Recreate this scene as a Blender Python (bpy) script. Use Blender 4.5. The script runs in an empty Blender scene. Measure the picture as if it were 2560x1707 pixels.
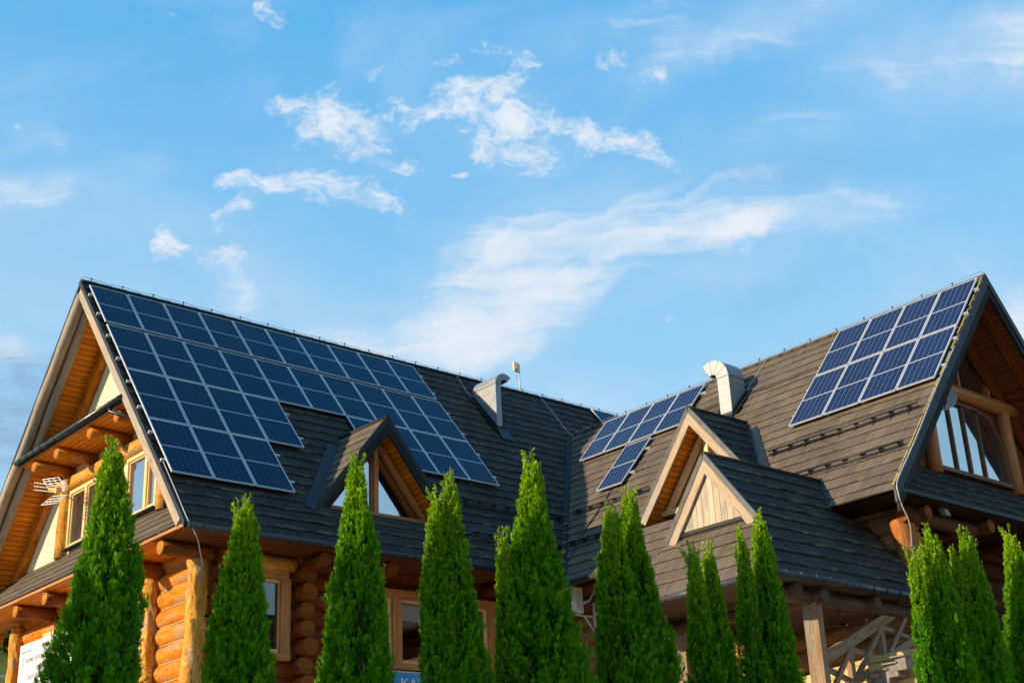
import bpy, bmesh, math, random
import numpy as np
from mathutils import Vector, Matrix, noise as mnoise

random.seed(7)
rng = np.random.default_rng(7)
R = math.radians
SC = bpy.context.scene
COL = SC.collection
ZS = 16.2                       # the surveyed frame has its zero at the main ridge, 16.2 m above the ground

# ------------------------------------------------------------------ camera
CAM = Vector((-12.368, -29.811, -14.568 + ZS))
YAW, PITCH, ROLL, FPX = 0.84176, 0.386608, -0.048983, 3384.0
def cam_axes(yaw, pitch, roll):
    cy, sy, cp, sp = math.cos(yaw), math.sin(yaw), math.cos(pitch), math.sin(pitch)
    f = Vector((cy*cp, sy*cp, sp)); r = Vector((sy, -cy, 0)); u = r.cross(f)
    return r*math.cos(roll) + u*math.sin(roll), u*math.cos(roll) - r*math.sin(roll), f
_r, _u, _f = cam_axes(YAW, PITCH, ROLL)
cam_data = bpy.data.cameras.new('camera')
cam = bpy.data.objects.new('camera', cam_data)
COL.objects.link(cam)
cam.matrix_world = Matrix(((_r.x, _u.x, -_f.x, CAM.x), (_r.y, _u.y, -_f.y, CAM.y), (_r.z, _u.z, -_f.z, CAM.z), (0, 0, 0, 1)))
cam_data.sensor_width = 36.0
cam_data.lens = 36.0*FPX/2560.0
cam_data.clip_start = 0.1
cam_data.clip_end = 5000
SC.camera = cam

# ------------------------------------------------------------------ light
SUN_EL, SUN_PHI = R(19.0), R(19.3)                 # sun over the left gable, a little behind the main wing
SDIR = Vector((-math.cos(SUN_EL)*math.cos(SUN_PHI), math.cos(SUN_EL)*math.sin(SUN_PHI), math.sin(SUN_EL)))
sun_data = bpy.data.lights.new('sun', 'SUN')
sun_data.energy = 5.0
sun_data.angle = R(0.55)
sun_data.color = (1.0, 0.79, 0.53)
sun = bpy.data.objects.new('sun', sun_data)
COL.objects.link(sun)
sun.rotation_euler = SDIR.to_track_quat('Z', 'Y').to_euler()

SKY_STRENGTH = 0.12
world = bpy.data.worlds.new('World')
SC.world = world
world.use_nodes = True
SC.view_settings.view_transform = 'Standard'
SC.view_settings.look = 'None'
EXPO = 0.62
SC.view_settings.exposure = EXPO
SC.view_settings.gamma = 1.0
SC.view_settings.use_curve_mapping = False

def pix_dir(px, py):
    return (_f + _r*((px-1280)/FPX) - _u*((py-853.5)/FPX)).normalized()

class NT:
    """small helper to write node trees"""
    def __init__(s, tree):
        s.t = tree; s.n = tree.nodes; s.l = tree.links
    def node(s, typ, **kw):
        nd = s.n.new(typ)
        for k, v in kw.items():
            setattr(nd, k, v)
        return nd
    def put(s, sock, v):
        if hasattr(v, 'is_output') or hasattr(v, 'links'):
            s.l.new(v, sock)
        else:
            sock.default_value = v
    def math(s, op, a, b=None, c=None, clamp=False):
        nd = s.node('ShaderNodeMath', operation=op, use_clamp=clamp)
        for i, v in enumerate((a, b, c)):
            if v is not None: s.put(nd.inputs[i], v)
        return nd.outputs[0]
    def vmath(s, op, a, b=None):
        nd = s.node('ShaderNodeVectorMath', operation=op)
        s.put(nd.inputs[0], a)
        if b is not None: s.put(nd.inputs[1], b)
        return nd.outputs['Value'] if op in ('DOT_PRODUCT', 'LENGTH') else nd.outputs[0]
    def comb(s, x, y, z=0.0):
        nd = s.node('ShaderNodeCombineXYZ')
        s.put(nd.inputs[0], x); s.put(nd.inputs[1], y); s.put(nd.inputs[2], z)
        return nd.outputs[0]
    def sep(s, v):
        nd = s.node('ShaderNodeSeparateXYZ'); s.put(nd.inputs[0], v)
        return nd.outputs
    def noise(s, v, scale=5, detail=4, rough=0.55, dist=0.0, dim='3D'):
        nd = s.node('ShaderNodeTexNoise', noise_dimensions=dim)
        s.put(nd.inputs['Vector'], v)
        nd.inputs['Scale'].default_value = scale; nd.inputs['Detail'].default_value = detail
        nd.inputs['Roughness'].default_value = rough; nd.inputs['Distortion'].default_value = dist
        return nd.outputs['Fac']
    def ramp(s, v, a, b, c=0.0, d=1.0, smooth=True):
        nd = s.node('ShaderNodeMapRange', interpolation_type='SMOOTHSTEP' if smooth else 'LINEAR')
        s.put(nd.inputs[0], v)
        for i, x in enumerate((a, b, c, d)): s.put(nd.inputs[i+1], x)
        return nd.outputs[0]
    def mix(s, fac, a, b, mode='MIX'):
        nd = s.node('ShaderNodeMix', data_type='RGBA', blend_type=mode)
        s.put(nd.inputs[0], fac)
        s.put(nd.inputs[6], (*a, 1) if isinstance(a, tuple) and len(a) == 3 else a)
        s.put(nd.inputs[7], (*b, 1) if isinstance(b, tuple) and len(b) == 3 else b)
        return nd.outputs[2]
    def scale(s, v, x, y, z):
        nd = s.node('ShaderNodeMapping'); s.put(nd.inputs[0], v)
        nd.inputs['Scale'].default_value = (x, y, z)
        return nd.outputs[0]

# ------------------------------------------------------------------ sky with clouds (laid out by world direction)
def build_sky():
    w = NT(world.node_tree)
    for nd in list(w.n): w.n.remove(nd)
    out = w.node('ShaderNodeOutputWorld')
    bg = w.node('ShaderNodeBackground'); bg.inputs['Strength'].default_value = SKY_STRENGTH
    w.l.new(bg.outputs[0], out.inputs[0])
    sky = w.node('ShaderNodeTexSky', sky_type='NISHITA')
    sky.sun_disc = False
    sky.sun_elevation = SUN_EL
    sky.sun_rotation = math.atan2(SDIR.x, SDIR.y)
    sky.altitude = 600; sky.air_density = 1.0; sky.dust_density = 0.4; sky.ozone_density = 1.6
    hs = w.node('ShaderNodeHueSaturation'); hs.inputs['Saturation'].default_value = SKY_SAT
    hs.inputs['Value'].default_value = SKY_VAL
    w.l.new(sky.outputs[0], hs.inputs['Color'])
    tc = w.node('ShaderNodeTexCoord'); D = tc.outputs['Generated']
    # tangent plane about the azimuth and height of the middle of the cloud field
    tr, tu, tf = cam_axes(YAW, PITCH, 0.0)
    df = w.math('MAXIMUM', w.vmath('DOT_PRODUCT', D, tuple(tf)), 0.05)
    U = w.math('DIVIDE', w.vmath('DOT_PRODUCT', D, tuple(tr)), df)
    Vv = w.math('DIVIDE', w.vmath('DOT_PRODUCT', D, tuple(tu)), df)
    P = w.comb(U, Vv)
    def uv(px, py):
        d = pix_dir(px, py); k = d.dot(tf)
        return d.dot(tr)/k, d.dot(tu)/k
    # bend the coordinates a little so that no cloud has a smooth outline
    wn = w.node('ShaderNodeTexNoise'); w.l.new(P, wn.inputs['Vector'])
    wn.inputs['Scale'].default_value = 14; wn.inputs['Detail'].default_value = 5; wn.inputs['Roughness'].default_value = .6
    wv = w.vmath('SUBTRACT', wn.outputs['Color'], (.5, .5, .5))
    sc = w.node('ShaderNodeVectorMath', operation='SCALE'); w.l.new(wv, sc.inputs[0]); sc.inputs['Scale'].default_value = 0.055
    PW = w.vmath('ADD', P, sc.outputs[0])
    sc2 = w.node('ShaderNodeVectorMath', operation='SCALE'); w.l.new(wv, sc2.inputs[0]); sc2.inputs['Scale'].default_value = 0.022
    PV = w.vmath('ADD', P, sc2.outputs[0])
    PWx, PWy, _z = w.sep(PW)
    chain = [0.0]        # each blob waits for the one before it, which keeps the shader stack short
    def blobs(lst):
        acc = None
        for (px, py, rx, ry, ang, amp) in lst:
            cu, cv = uv(px, py)
            mp = w.node('ShaderNodeMapping', vector_type='TEXTURE'); w.l.new(w.comb(PWx, PWy, chain[0]), mp.inputs[0])
            mp.inputs['Location'].default_value = (cu, cv, 0)
            mp.inputs['Rotation'].default_value = (0, 0, R(ang))
            mp.inputs['Scale'].default_value = (rx/FPX, ry/FPX, 1e6)
            b = w.ramp(w.vmath('LENGTH', mp.outputs[0]), 0.0, 1.5, amp, 0.0)
            acc = b if acc is None else w.math('ADD', acc, w.math('MULTIPLY', b, w.math('SUBTRACT', 1.0, acc)))
            chain[0] = acc
        return acc
    crisp = blobs(CRISP)
    veil = blobs(VEIL)
    soft = blobs(SOFT)
    n1 = w.noise(w.scale(PW, 1.0, 1.45, 1), 34, 10, .66, .5)
    n1b = w.noise(w.scale(P, 1.0, 1.6, 1), 110, 6, .6, .4)
    nn = w.math('ADD', w.math('MULTIPLY', n1, .72), w.math('MULTIPLY', n1b, .28))
    c1 = w.ramp(w.math('ADD', w.math('MULTIPLY', crisp, .90), w.math('MULTIPLY', w.math('SUBTRACT', nn, .5), 4.2)), .04, 1.34)
    c1 = w.math('MULTIPLY', c1, w.ramp(crisp, .03, .35))
    rot = w.node('ShaderNodeMapping'); w.l.new(PV, rot.inputs[0]); rot.inputs['Rotation'].default_value = (0, 0, R(-26))
    rot.inputs['Scale'].default_value = (.5, 5.0, 1)
    n2 = w.noise(rot.outputs[0], 15, 9, .62, .7)
    n3 = w.noise(w.scale(PW, 1, 1.4, 1), 20, 8, .6, .4)
    nv = w.math('ADD', w.math('MULTIPLY', n2, .58), w.math('MULTIPLY', n3, .42))
    c2 = w.ramp(w.math('ADD', veil, w.math('MULTIPLY', w.math('SUBTRACT', nv, .5), 2.9)), .06, 1.30)
    c2 = w.math('MULTIPLY', c2, w.ramp(veil, .0, .3))
    c5 = w.math('MULTIPLY', w.math('MULTIPLY', soft, .95), w.ramp(n3, .15, .75, .55, 1.0))
    c6 = w.math('MULTIPLY', w.ramp(crisp, .15, 1.0, 0, .22), w.ramp(n3, .3, .7, .3, 1))
    # thin haze of cirrus everywhere
    n4 = w.noise(w.scale(P, 1, 1.8, 1), 5, 6, .55, .6)
    c3 = w.ramp(n4, .40, .78, 0.0, .26)
    mask = w.math('MAXIMUM', w.math('MAXIMUM', w.math('MULTIPLY', c1, .95), w.math('MULTIPLY', c2, .90)), c3)
    def over(a, b): return w.math('ADD', a, w.math('MULTIPLY', b, w.math('SUBTRACT', 1.0, a)))
    mask = over(over(mask, c5), c6)
    el = w.sep(D)[2]
    k = 1.0/SKY_STRENGTH/2**EXPO
    cloud = w.mix(w.ramp(el, .05, .6), (.86*k, .87*k, .91*k), (.83*k, .88*k, .95*k))
    # pale air near the horizon
    grad = w.mix(w.ramp(el, .18, .62, 0, 1, False), (.50*k, .78*k, .98*k), (.088*k, .45*k, .87*k))
    base = w.mix(.95, hs.outputs[0], grad)
    grey = blobs(GREYS)
    base = w.mix(w.math('MULTIPLY', grey, w.ramp(nv, .3, .7)), base, (.24*k, .38*k, .60*k))
    # unseen white cloud added behind and above the viewer for neutral fill light
    n5 = w.noise(w.scale(D, 1, 1, 1.6), 2.2, 6, .6, .5)
    away = w.ramp(w.vmath('DOT_PRODUCT', D, tuple(tf)), .55, .84, 1, 0)
    mask = w.math('MAXIMUM', mask, w.math('MULTIPLY', away, w.ramp(n5, .46, .70, 0, .40)))
    col = w.mix(mask, base, cloud)
    w.l.new(col, bg.inputs['Color'])

SKY_SAT, SKY_VAL = 1.28, 1.0
# pixel of the photograph (used only to find the world direction), radii, tilt, strength
CRISP = [(1440, 320, 90, 30, -20, .75), (1385, 300, 60, 30, -10, .7), (1470, 370, 70, 22, -5, .55), (1290, 180, 60, 36, -50, .55), (1180, 210, 60, 24, 20, .5), (1010, 250, 50, 22, 0, .5), (1370, 420, 90, 22, 10, .5), (1225, 250, 150, 75, -8, .9), (1200, 300, 90, 90, 0, .9), (1290, 330, 120, 40, -25, .75), (1310, 395, 130, 30, -8, .7),
         (1060, 285, 110, 32, 8, .75), (830, 270, 150, 45, -12, .8), (850, 330, 150, 62, -8, .9), (960, 405, 120, 26, -14, .6),
         (730, 250, 60, 20, -5, .55), (830, 215, 90, 30, -14, .45), (1520, 335, 150, 36, -10, .8), (1660, 385, 100, 24, -14, .7),
         (1530, 130, 70, 42, 0, .62), (1640, 175, 70, 30, 20, .5), (1320, 140, 70, 32, -35, .68), (1200, 90, 60, 30, -20, .45), (1110, 125, 50, 22, -8, .5),
         (940, 175, 60, 22, -20, .5), (780, 470, 190, 46, -6, .92), (900, 500, 130, 32, -28, .8), (610, 460, 80, 35, -12, .8), (620, 525, 60, 30, 20, .65),
         (420, 590, 60, 62, -35, .72), (555, 560, 28, 40, -30, .6), (510, 625, 70, 34, -30, .6), (575, 640, 50, 32, 10, .66),
         (1140, 432, 30, 12, 8, .55), (670, 30, 90, 24, -25, .45), (420, 42, 40, 20, -20, .35), (30, 275, 40, 18, -10, .4), (1690, 815, 25, 18, 0, .4), (1270, 300, 40, 40, 0, .6)]
VEIL = [(1860, 570, 190, 52, 12, 1.0), (1600, 590, 330, 70, 12, .52), (1330, 590, 190, 60, 16, .48), (1250, 650, 190, 110, 30, .72), (1420, 690, 260, 70, 20, .68),
        (1180, 830, 220, 105, 10, .98), (1330, 800, 170, 90, 20, .7), (1100, 905, 210, 60, 0, .7), (860, 865, 130, 50, 0, .5), (2150, 540, 160, 50, 8, .5), (1780, 500, 200, 50, 16, .45),
        (600, 730, 70, 75, 10, .55), (590, 680, 45, 50, 0, .5), (70, 470, 200, 52, -6, .58), (0, 420, 80, 50, 0, .4), (10, 870, 70, 40, 0, .62), (30, 800, 120, 36, 0, .25), (360, 410, 70, 26, 0, .22),
        (2540, 850, 110, 110, 0, .85), (1850, 85, 330, 75, 14, .42), (2350, 150, 330, 70, 8, .38), (2540, 120, 120, 110, 0, .4), (1600, 40, 250, 50, 8, .3), (2000, 330, 400, 60, 10, .2), (120, 330, 120, 40, -35, .22)]
SOFT = [(1450, 560, 300, 15, 20, .50), (1215, 640, 130, 12, 42, .62), (1620, 520, 300, 14, 15, .45), (1520, 650, 240, 14, 20, .45), (1400, 735, 230, 15, 14, .40), (1330, 690, 200, 12, 22, .4), (1700, 610, 170, 12, 10, .35), (1900, 555, 170, 36, 14, .62), (1790, 575, 90, 30, 10, .3), (1180, 850, 260, 95, 8, .45), (1330, 640, 320, 150, 25, .26), (1650, 560, 330, 60, 14, .22), (2150, 530, 190, 60, 8, .22),
        (1900, 60, 360, 80, 16, .36), (2350, 130, 360, 100, 6, .34), (2560, 110, 150, 120, 0, .36), (1550, 50, 260, 60, 10, .16), (2050, 330, 420, 80, 10, .12), (60, 460, 190, 50, -4, .42), (360, 410, 110, 32, 0, .14),
        (590, 720, 70, 75, 0, .30), (2550, 850, 110, 110, 0, .8), (860, 860, 150, 46, 0, .34), (20, 870, 90, 46, 0, .42), (1700, 700, 260, 60, 14, .14), (1850, 660, 160, 60, 0, .10), (60, 310, 110, 44, -30, .14), (1300, 720, 200, 80, 15, .15)]
GREYS = [(2010, 430, 230, 55, 6, .28), (10, 985, 170, 130, 0, 1.0), (0, 1110, 150, 90, 0, .9), (150, 900, 200, 60, 0, .3), (1950, 700, 220, 50, 15, .2)]
build_sky()

# ------------------------------------------------------------------ mesh helpers (surveyed coordinates in, metres above ground out)
class MB:
    def __init__(s):
        s.v = []; s.f = []; s.m = []; s.uv = []; s.sm = []
    def face(s, pts, uv=None, m=0, smooth=False):
        i = len(s.v)
        s.v += [tuple(q) for q in pts]
        s.f.append(tuple(range(i, i+len(pts)))); s.m.append(m); s.sm.append(smooth)
        if uv is None:
            p0 = Vector(pts[0]); e = (Vector(pts[1])-p0)
            if e.length < 1e-9: e = Vector((1, 0, 0))
            e.normalize(); n = e.cross(Vector(pts[-1])-p0)
            g = n.cross(e)
            if g.length > 1e-9: g.normalize()
            uv = [((Vector(q)-p0).dot(e), (Vector(q)-p0).dot(g)) for q in pts]
        s.uv += [tuple(q) for q in uv]
    def beam(s, p0, p1, w, h, up=(0, 0, 1), m=0, taper=1.0):
        """square timber from p0 to p1, w across, h along up; uv runs u along the length"""
        p0, p1 = Vector(p0), Vector(p1); d = (p1-p0); L = d.length; d.normalize()
        up = Vector(up); x = d.cross(up)
        if x.length < 1e-6: x = d.cross(Vector((1, 0, 0)))
        x.normalize(); y = x.cross(d).normalized()
        c = []
        for q, t in ((p0, 1.0), (p1, taper)):
            c.append([q+x*(sx*w/2*t)+y*(sy*h/2*t) for sx, sy in ((-1, -1), (1, -1), (1, 1), (-1, 1))])
        ou, ov = random.uniform(0, 50), random.uniform(0, 50)
        for k in range(4):
            k2 = (k+1) % 4; ww = w if k % 2 == 0 else h
            s.face([c[0][k], c[0][k2], c[1][k2], c[1][k]], [(ou, ov+k), (ou, ov+k+ww), (ou+L, ov+k+ww), (ou+L, ov+k)], m)
        s.face([c[0][3], c[0][2], c[0][1], c[0][0]], [(ou, ov), (ou, ov+.05), (ou+.02, ov+.05), (ou+.02, ov)], m)
        s.face(c[1], [(ou, ov), (ou, ov+.05), (ou+.02, ov+.05), (ou+.02, ov)], m)
    def box(s, lo, hi, m=0):
        lo, hi = Vector(lo), Vector(hi); c = (lo+hi)/2; e = hi-lo
        k = max(range(3), key=lambda i: e[i])
        a = c.copy(); b = c.copy(); a[k] = lo[k]; b[k] = hi[k]
        if k == 2: s.beam(a, b, e[1], e[0], (1, 0, 0), m)
        elif k == 0: s.beam(a, b, e[1], e[2], (0, 0, 1), m)
        else: s.beam(a, b, e[0], e[2], (0, 0, 1), m)
    def log(s, p0, p1, r, r1=None, n=12, seg=.35, wob=.05, m=0, mend=None, ends=True, bend=0.0, ph=None, gnarl=0.0):
        """a round timber with uneven girth; u along, v round"""
        p0, p1 = Vector(p0), Vector(p1); d = p1-p0; L = d.length; d.normalize()
        r1 = r if r1 is None else r1
        a = d.cross(Vector((0, 0, 1)))
        if a.length < .05: a = d.cross(Vector((1, 0, 0)))
        a.normalize(); b = a.cross(d).normalized()
        ns = max(1, int(L/seg)); ou, ov = random.uniform(0, 90), random.uniform(0, 90)
        ph = random.uniform(0, 100) if ph is None else ph
        rings = []
        for i in range(ns+1):
            t = i/ns; rr = r+(r1-r)*t; ring = []
            off = (a*mnoise.noise(Vector((ph, t*L*.6, 3)))+b*mnoise.noise(Vector((ph, t*L*.6, 9))))*bend
            for k in range(n):
                th = 2*math.pi*k/n
                q = rr*(1+wob*2*mnoise.noise(Vector((math.cos(th)*.8+ph, math.sin(th)*.8, t*L*1.3+ph))))
                if gnarl: q += rr*gnarl*2*mnoise.noise(Vector((math.cos(th)*2.4+ph, math.sin(th)*2.4, t*L*4.5)))
                ring.append(p0+d*(t*L)+off+a*(q*math.cos(th))+b*(q*math.sin(th)))
            rings.append(ring)
        for i in range(ns):
            for k in range(n):
                k2 = (k+1) % n; u0, u1 = ou+L*i/ns, ou+L*(i+1)/ns; v0, v1 = ov+2*math.pi*r*k/n, ov+2*math.pi*r*(k+1)/n
                s.face([rings[i][k], rings[i+1][k], rings[i+1][k2], rings[i][k2]], [(u0, v0), (u1, v0), (u1, v1), (u0, v1)], m, True)
        if ends:
            me = m if mend is None else mend
            uvc = [(math.cos(2*math.pi*k/n)*r, math.sin(2*math.pi*k/n)*r) for k in range(n)]
            s.face(rings[0], uvc, me); s.face(rings[-1][::-1], uvc[::-1], me)
    def tube(s, pts, r, n=6, m=0):
        pts = [Vector(q) for q in pts]; rings = []
        for i, q in enumerate(pts):
            d = (pts[min(i+1, len(pts)-1)]-pts[max(i-1, 0)])
            if d.length < 1e-9: d = Vector((0, 0, 1))
            d.normalize(); a = d.cross(Vector((0, 0, 1)))
            if a.length < .05: a = d.cross(Vector((1, 0, 0)))
            a.normalize(); b = a.cross(d)
            rings.append([q+a*(r*math.cos(2*math.pi*k/n))+b*(r*math.sin(2*math.pi*k/n)) for k in range(n)])
        for i in range(len(pts)-1):
            for k in range(n):
                k2 = (k+1) % n
                s.face([rings[i][k], rings[i+1][k], rings[i+1][k2], rings[i][k2]], None, m, True)
        s.face(rings[0], None, m); s.face(rings[-1][::-1], None, m)
    def prism(s, poly, off, m=0, mside=None):
        """a flat polygon given as 3-D points, thickened by the vector off"""
        poly = [Vector(q) for q in poly]; off = Vector(off); ms = m if mside is None else mside
        s.face(poly, None, m); s.face([q+off for q in poly][::-1], None, m)
        for i in range(len(poly)):
            a, b = poly[i], poly[(i+1) % len(poly)]
            s.face([b, a, a+off, b+off], None, ms)
    def build(s, name, mats, parent=None, origin=(0, 0, 0), world=True, weld=False):
        me = bpy.data.meshes.new(name)
        off = Vector((0, 0, ZS if world else 0))
        if parent is not None: org = parent_world(parent)
        else: org = Vector(origin)
        vs = np.array(s.v, dtype=np.float64).reshape(-1, 3)+np.array(off-org)
        me.from_pydata(vs.tolist(), [], s.f)
        for mt in (mats if isinstance(mats, (list, tuple)) else [mats]): me.materials.append(mt)
        me.polygons.foreach_set('material_index', s.m)
        me.polygons.foreach_set('use_smooth', s.sm)
        ul = me.uv_layers.new(name='UVMap')
        ul.data.foreach_set('uv', np.array(s.uv, dtype=np.float32).ravel())
        if weld or any(s.sm):
            bm = bmesh.new(); bm.from_mesh(me)
            bmesh.ops.remove_doubles(bm, verts=bm.verts, dist=.0004)
            bm.to_mesh(me); bm.free()
        me.update()
        o = bpy.data.objects.new(name, me); COL.objects.link(o)
        if parent is not None: o.parent = parent
        else: o.location = org
        return o

WLOC = {}
def parent_world(o):
    v = Vector((0, 0, 0))
    while o is not None:
        v += Vector(o.location); o = o.parent
    return v
def tag(o, label=None, cat=None, group=None, kind=None):
    if label: o['label'] = label
    if cat: o['category'] = cat
    if group: o['group'] = group
    if kind: o['kind'] = kind
    return o
def thing(name, loc, label, cat, group=None):
    o = bpy.data.objects.new(name, None); COL.objects.link(o)
    o.location = (loc[0], loc[1], loc[2]+ZS); o.empty_display_size = .3
    return tag(o, label, cat, group)

# ------------------------------------------------------------------ materials
def mat(name):
    m = bpy.data.materials.new(name); m.use_nodes = True
    t = NT(m.node_tree)
    for nd in list(t.n): t.n.remove(nd)
    out = t.node('ShaderNodeOutputMaterial'); b = t.node('ShaderNodeBsdfPrincipled')
    t.l.new(b.outputs[0], out.inputs[0])
    return m, t, b, out
def bump(t, b, h, strength=.3, dist=.01):
    nd = t.node('ShaderNodeBump'); nd.inputs['Strength'].default_value = strength; nd.inputs['Distance'].default_value = dist
    t.l.new(h, nd.inputs['Height']); t.l.new(nd.outputs[0], b.inputs['Normal'])
def UV(t): return t.node('ShaderNodeTexCoord').outputs['UV']
def OBJ(t): return t.node('ShaderNodeTexCoord').outputs['Object']

def plain(name, col, rough=.5, metal=0.0, spec=.5, var=.12, scale=6.0):
    m, t, b, o = mat(name)
    n = t.noise(OBJ(t), scale, 5, .6)
    t.put(b.inputs['Base Color'], t.mix(t.ramp(n, .3, .7), tuple(c*(1-var) for c in col), tuple(min(1, c*(1+var)) for c in col)))
    t.put(b.inputs['Roughness'], t.ramp(n, .2, .8, rough*.85, min(1, rough*1.15)))
    b.inputs['Metallic'].default_value = metal; b.inputs['Specular IOR Level'].default_value = spec
    return m

def wood(name, light, dark, grey=None, grey_amt=0.0, rough=.55, knots=True, plank=0.0, joint=(.02, .008, .004), spec=.3, figure=1.0, contour=0.0):
    """grain along u, planks side by side along v when plank > 0"""
    m, t, b, o = mat(name)
    uv = UV(t); x, y, z = t.sep(uv)
    if plank > 0:
        row = t.math('FLOOR', t.math('DIVIDE', y, plank))
        rnd = t.node('ShaderNodeTexWhiteNoise', noise_dimensions='1D'); t.put(rnd.inputs['W'], row)
        rv = rnd.outputs['Value']
        gu = t.math('ADD', x, t.math('MULTIPLY', rv, 37.0))
        g = t.comb(gu, y, 0.0)
    else:
        g = uv; rv = None
    warp = t.noise(t.scale(g, 1.2, 4, 1), 1.6, 3, .5)
    gv = t.math('ADD', t.sep(g)[1], t.math('MULTIPLY', warp, .16*figure))
    gg = t.comb(t.sep(g)[0], gv, 0.0)
    fine = t.noise(t.scale(gg, 2.5, 60, 1), 1.0, 5, .65, .2)
    rings = t.noise(t.scale(gg, .9, 16, 1), 1.0, 3, .5, .6)
    fac = t.math('ADD', t.math('MULTIPLY', fine, .5), t.math('MULTIPLY', rings, .5))
    col = t.mix(t.ramp(fac, .36, .66), dark, light)
    big = t.noise(t.scale(g, .8, 2.2, 1), 1.2, 3, .5)
    col = t.mix(t.ramp(big, .35, .75, 0, .45), col, tuple(c*.62 for c in dark))
    if knots:
        vo = t.node('ShaderNodeTexVoronoi'); t.put(vo.inputs['Vector'], t.scale(g, 1.15, 3.4, 1)); vo.inputs['Scale'].default_value = 1.0
        kn = t.ramp(vo.outputs['Distance'], .05, .17, 1, 0)
        col = t.mix(t.math('MULTIPLY', kn, .75), col, tuple(c*.28 for c in dark))
    if contour:
        cn = t.noise(t.scale(gg, .8, 2.6, 1), 1.0, 2.5, .5, .5)
        cf = t.math('FRACT', t.math('MULTIPLY', cn, 17.0))
        cl = t.ramp(t.math('ABSOLUTE', t.math('SUBTRACT', cf, .5)), .30, .5)
        col = t.mix(t.math('MULTIPLY', cl, contour), col, tuple(c*.38 for c in dark))
        crk = t.noise(t.scale(gg, .5, 9, 1), 1.0, 4, .6, .4)
        col = t.mix(t.ramp(t.math('ABSOLUTE', t.math('SUBTRACT', crk, .5)), .0, .012, .8, 0), col, tuple(c*.12 for c in dark))
    if rv is not None:
        col = t.mix(t.ramp(rv, 0, 1, 0, .3), col, tuple(c*.55 for c in dark))
    if grey:
        wn = t.noise(t.scale(g, .7, 2.6, 1), 1.0, 6, .62, .3)
        col = t.mix(t.ramp(wn, .62-grey_amt*.5, .78-grey_amt*.5), col, t.mix(t.ramp(fine, .35, .65), tuple(c*.55 for c in grey), grey))
    h = fac
    if plank > 0:
        fr = t.math('FRACT', t.math('DIVIDE', y, plank))
        e = t.math('MINIMUM', fr, t.math('SUBTRACT', 1.0, fr))
        gap = t.ramp(e, .02, .085, 1, 0)
        col = t.mix(gap, col, joint)
        h = t.math('SUBTRACT', t.math('MULTIPLY', fac, .4), t.math('MULTIPLY', gap, 2.0))
    t.put(b.inputs['Base Color'], col)
    t.put(b.inputs['Roughness'], t.ramp(fac, .3, .7, min(1, rough*1.2), rough*.85))
    b.inputs['Specular IOR Level'].default_value = spec
    bump(t, b, h, .35, .006)
    return m

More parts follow.
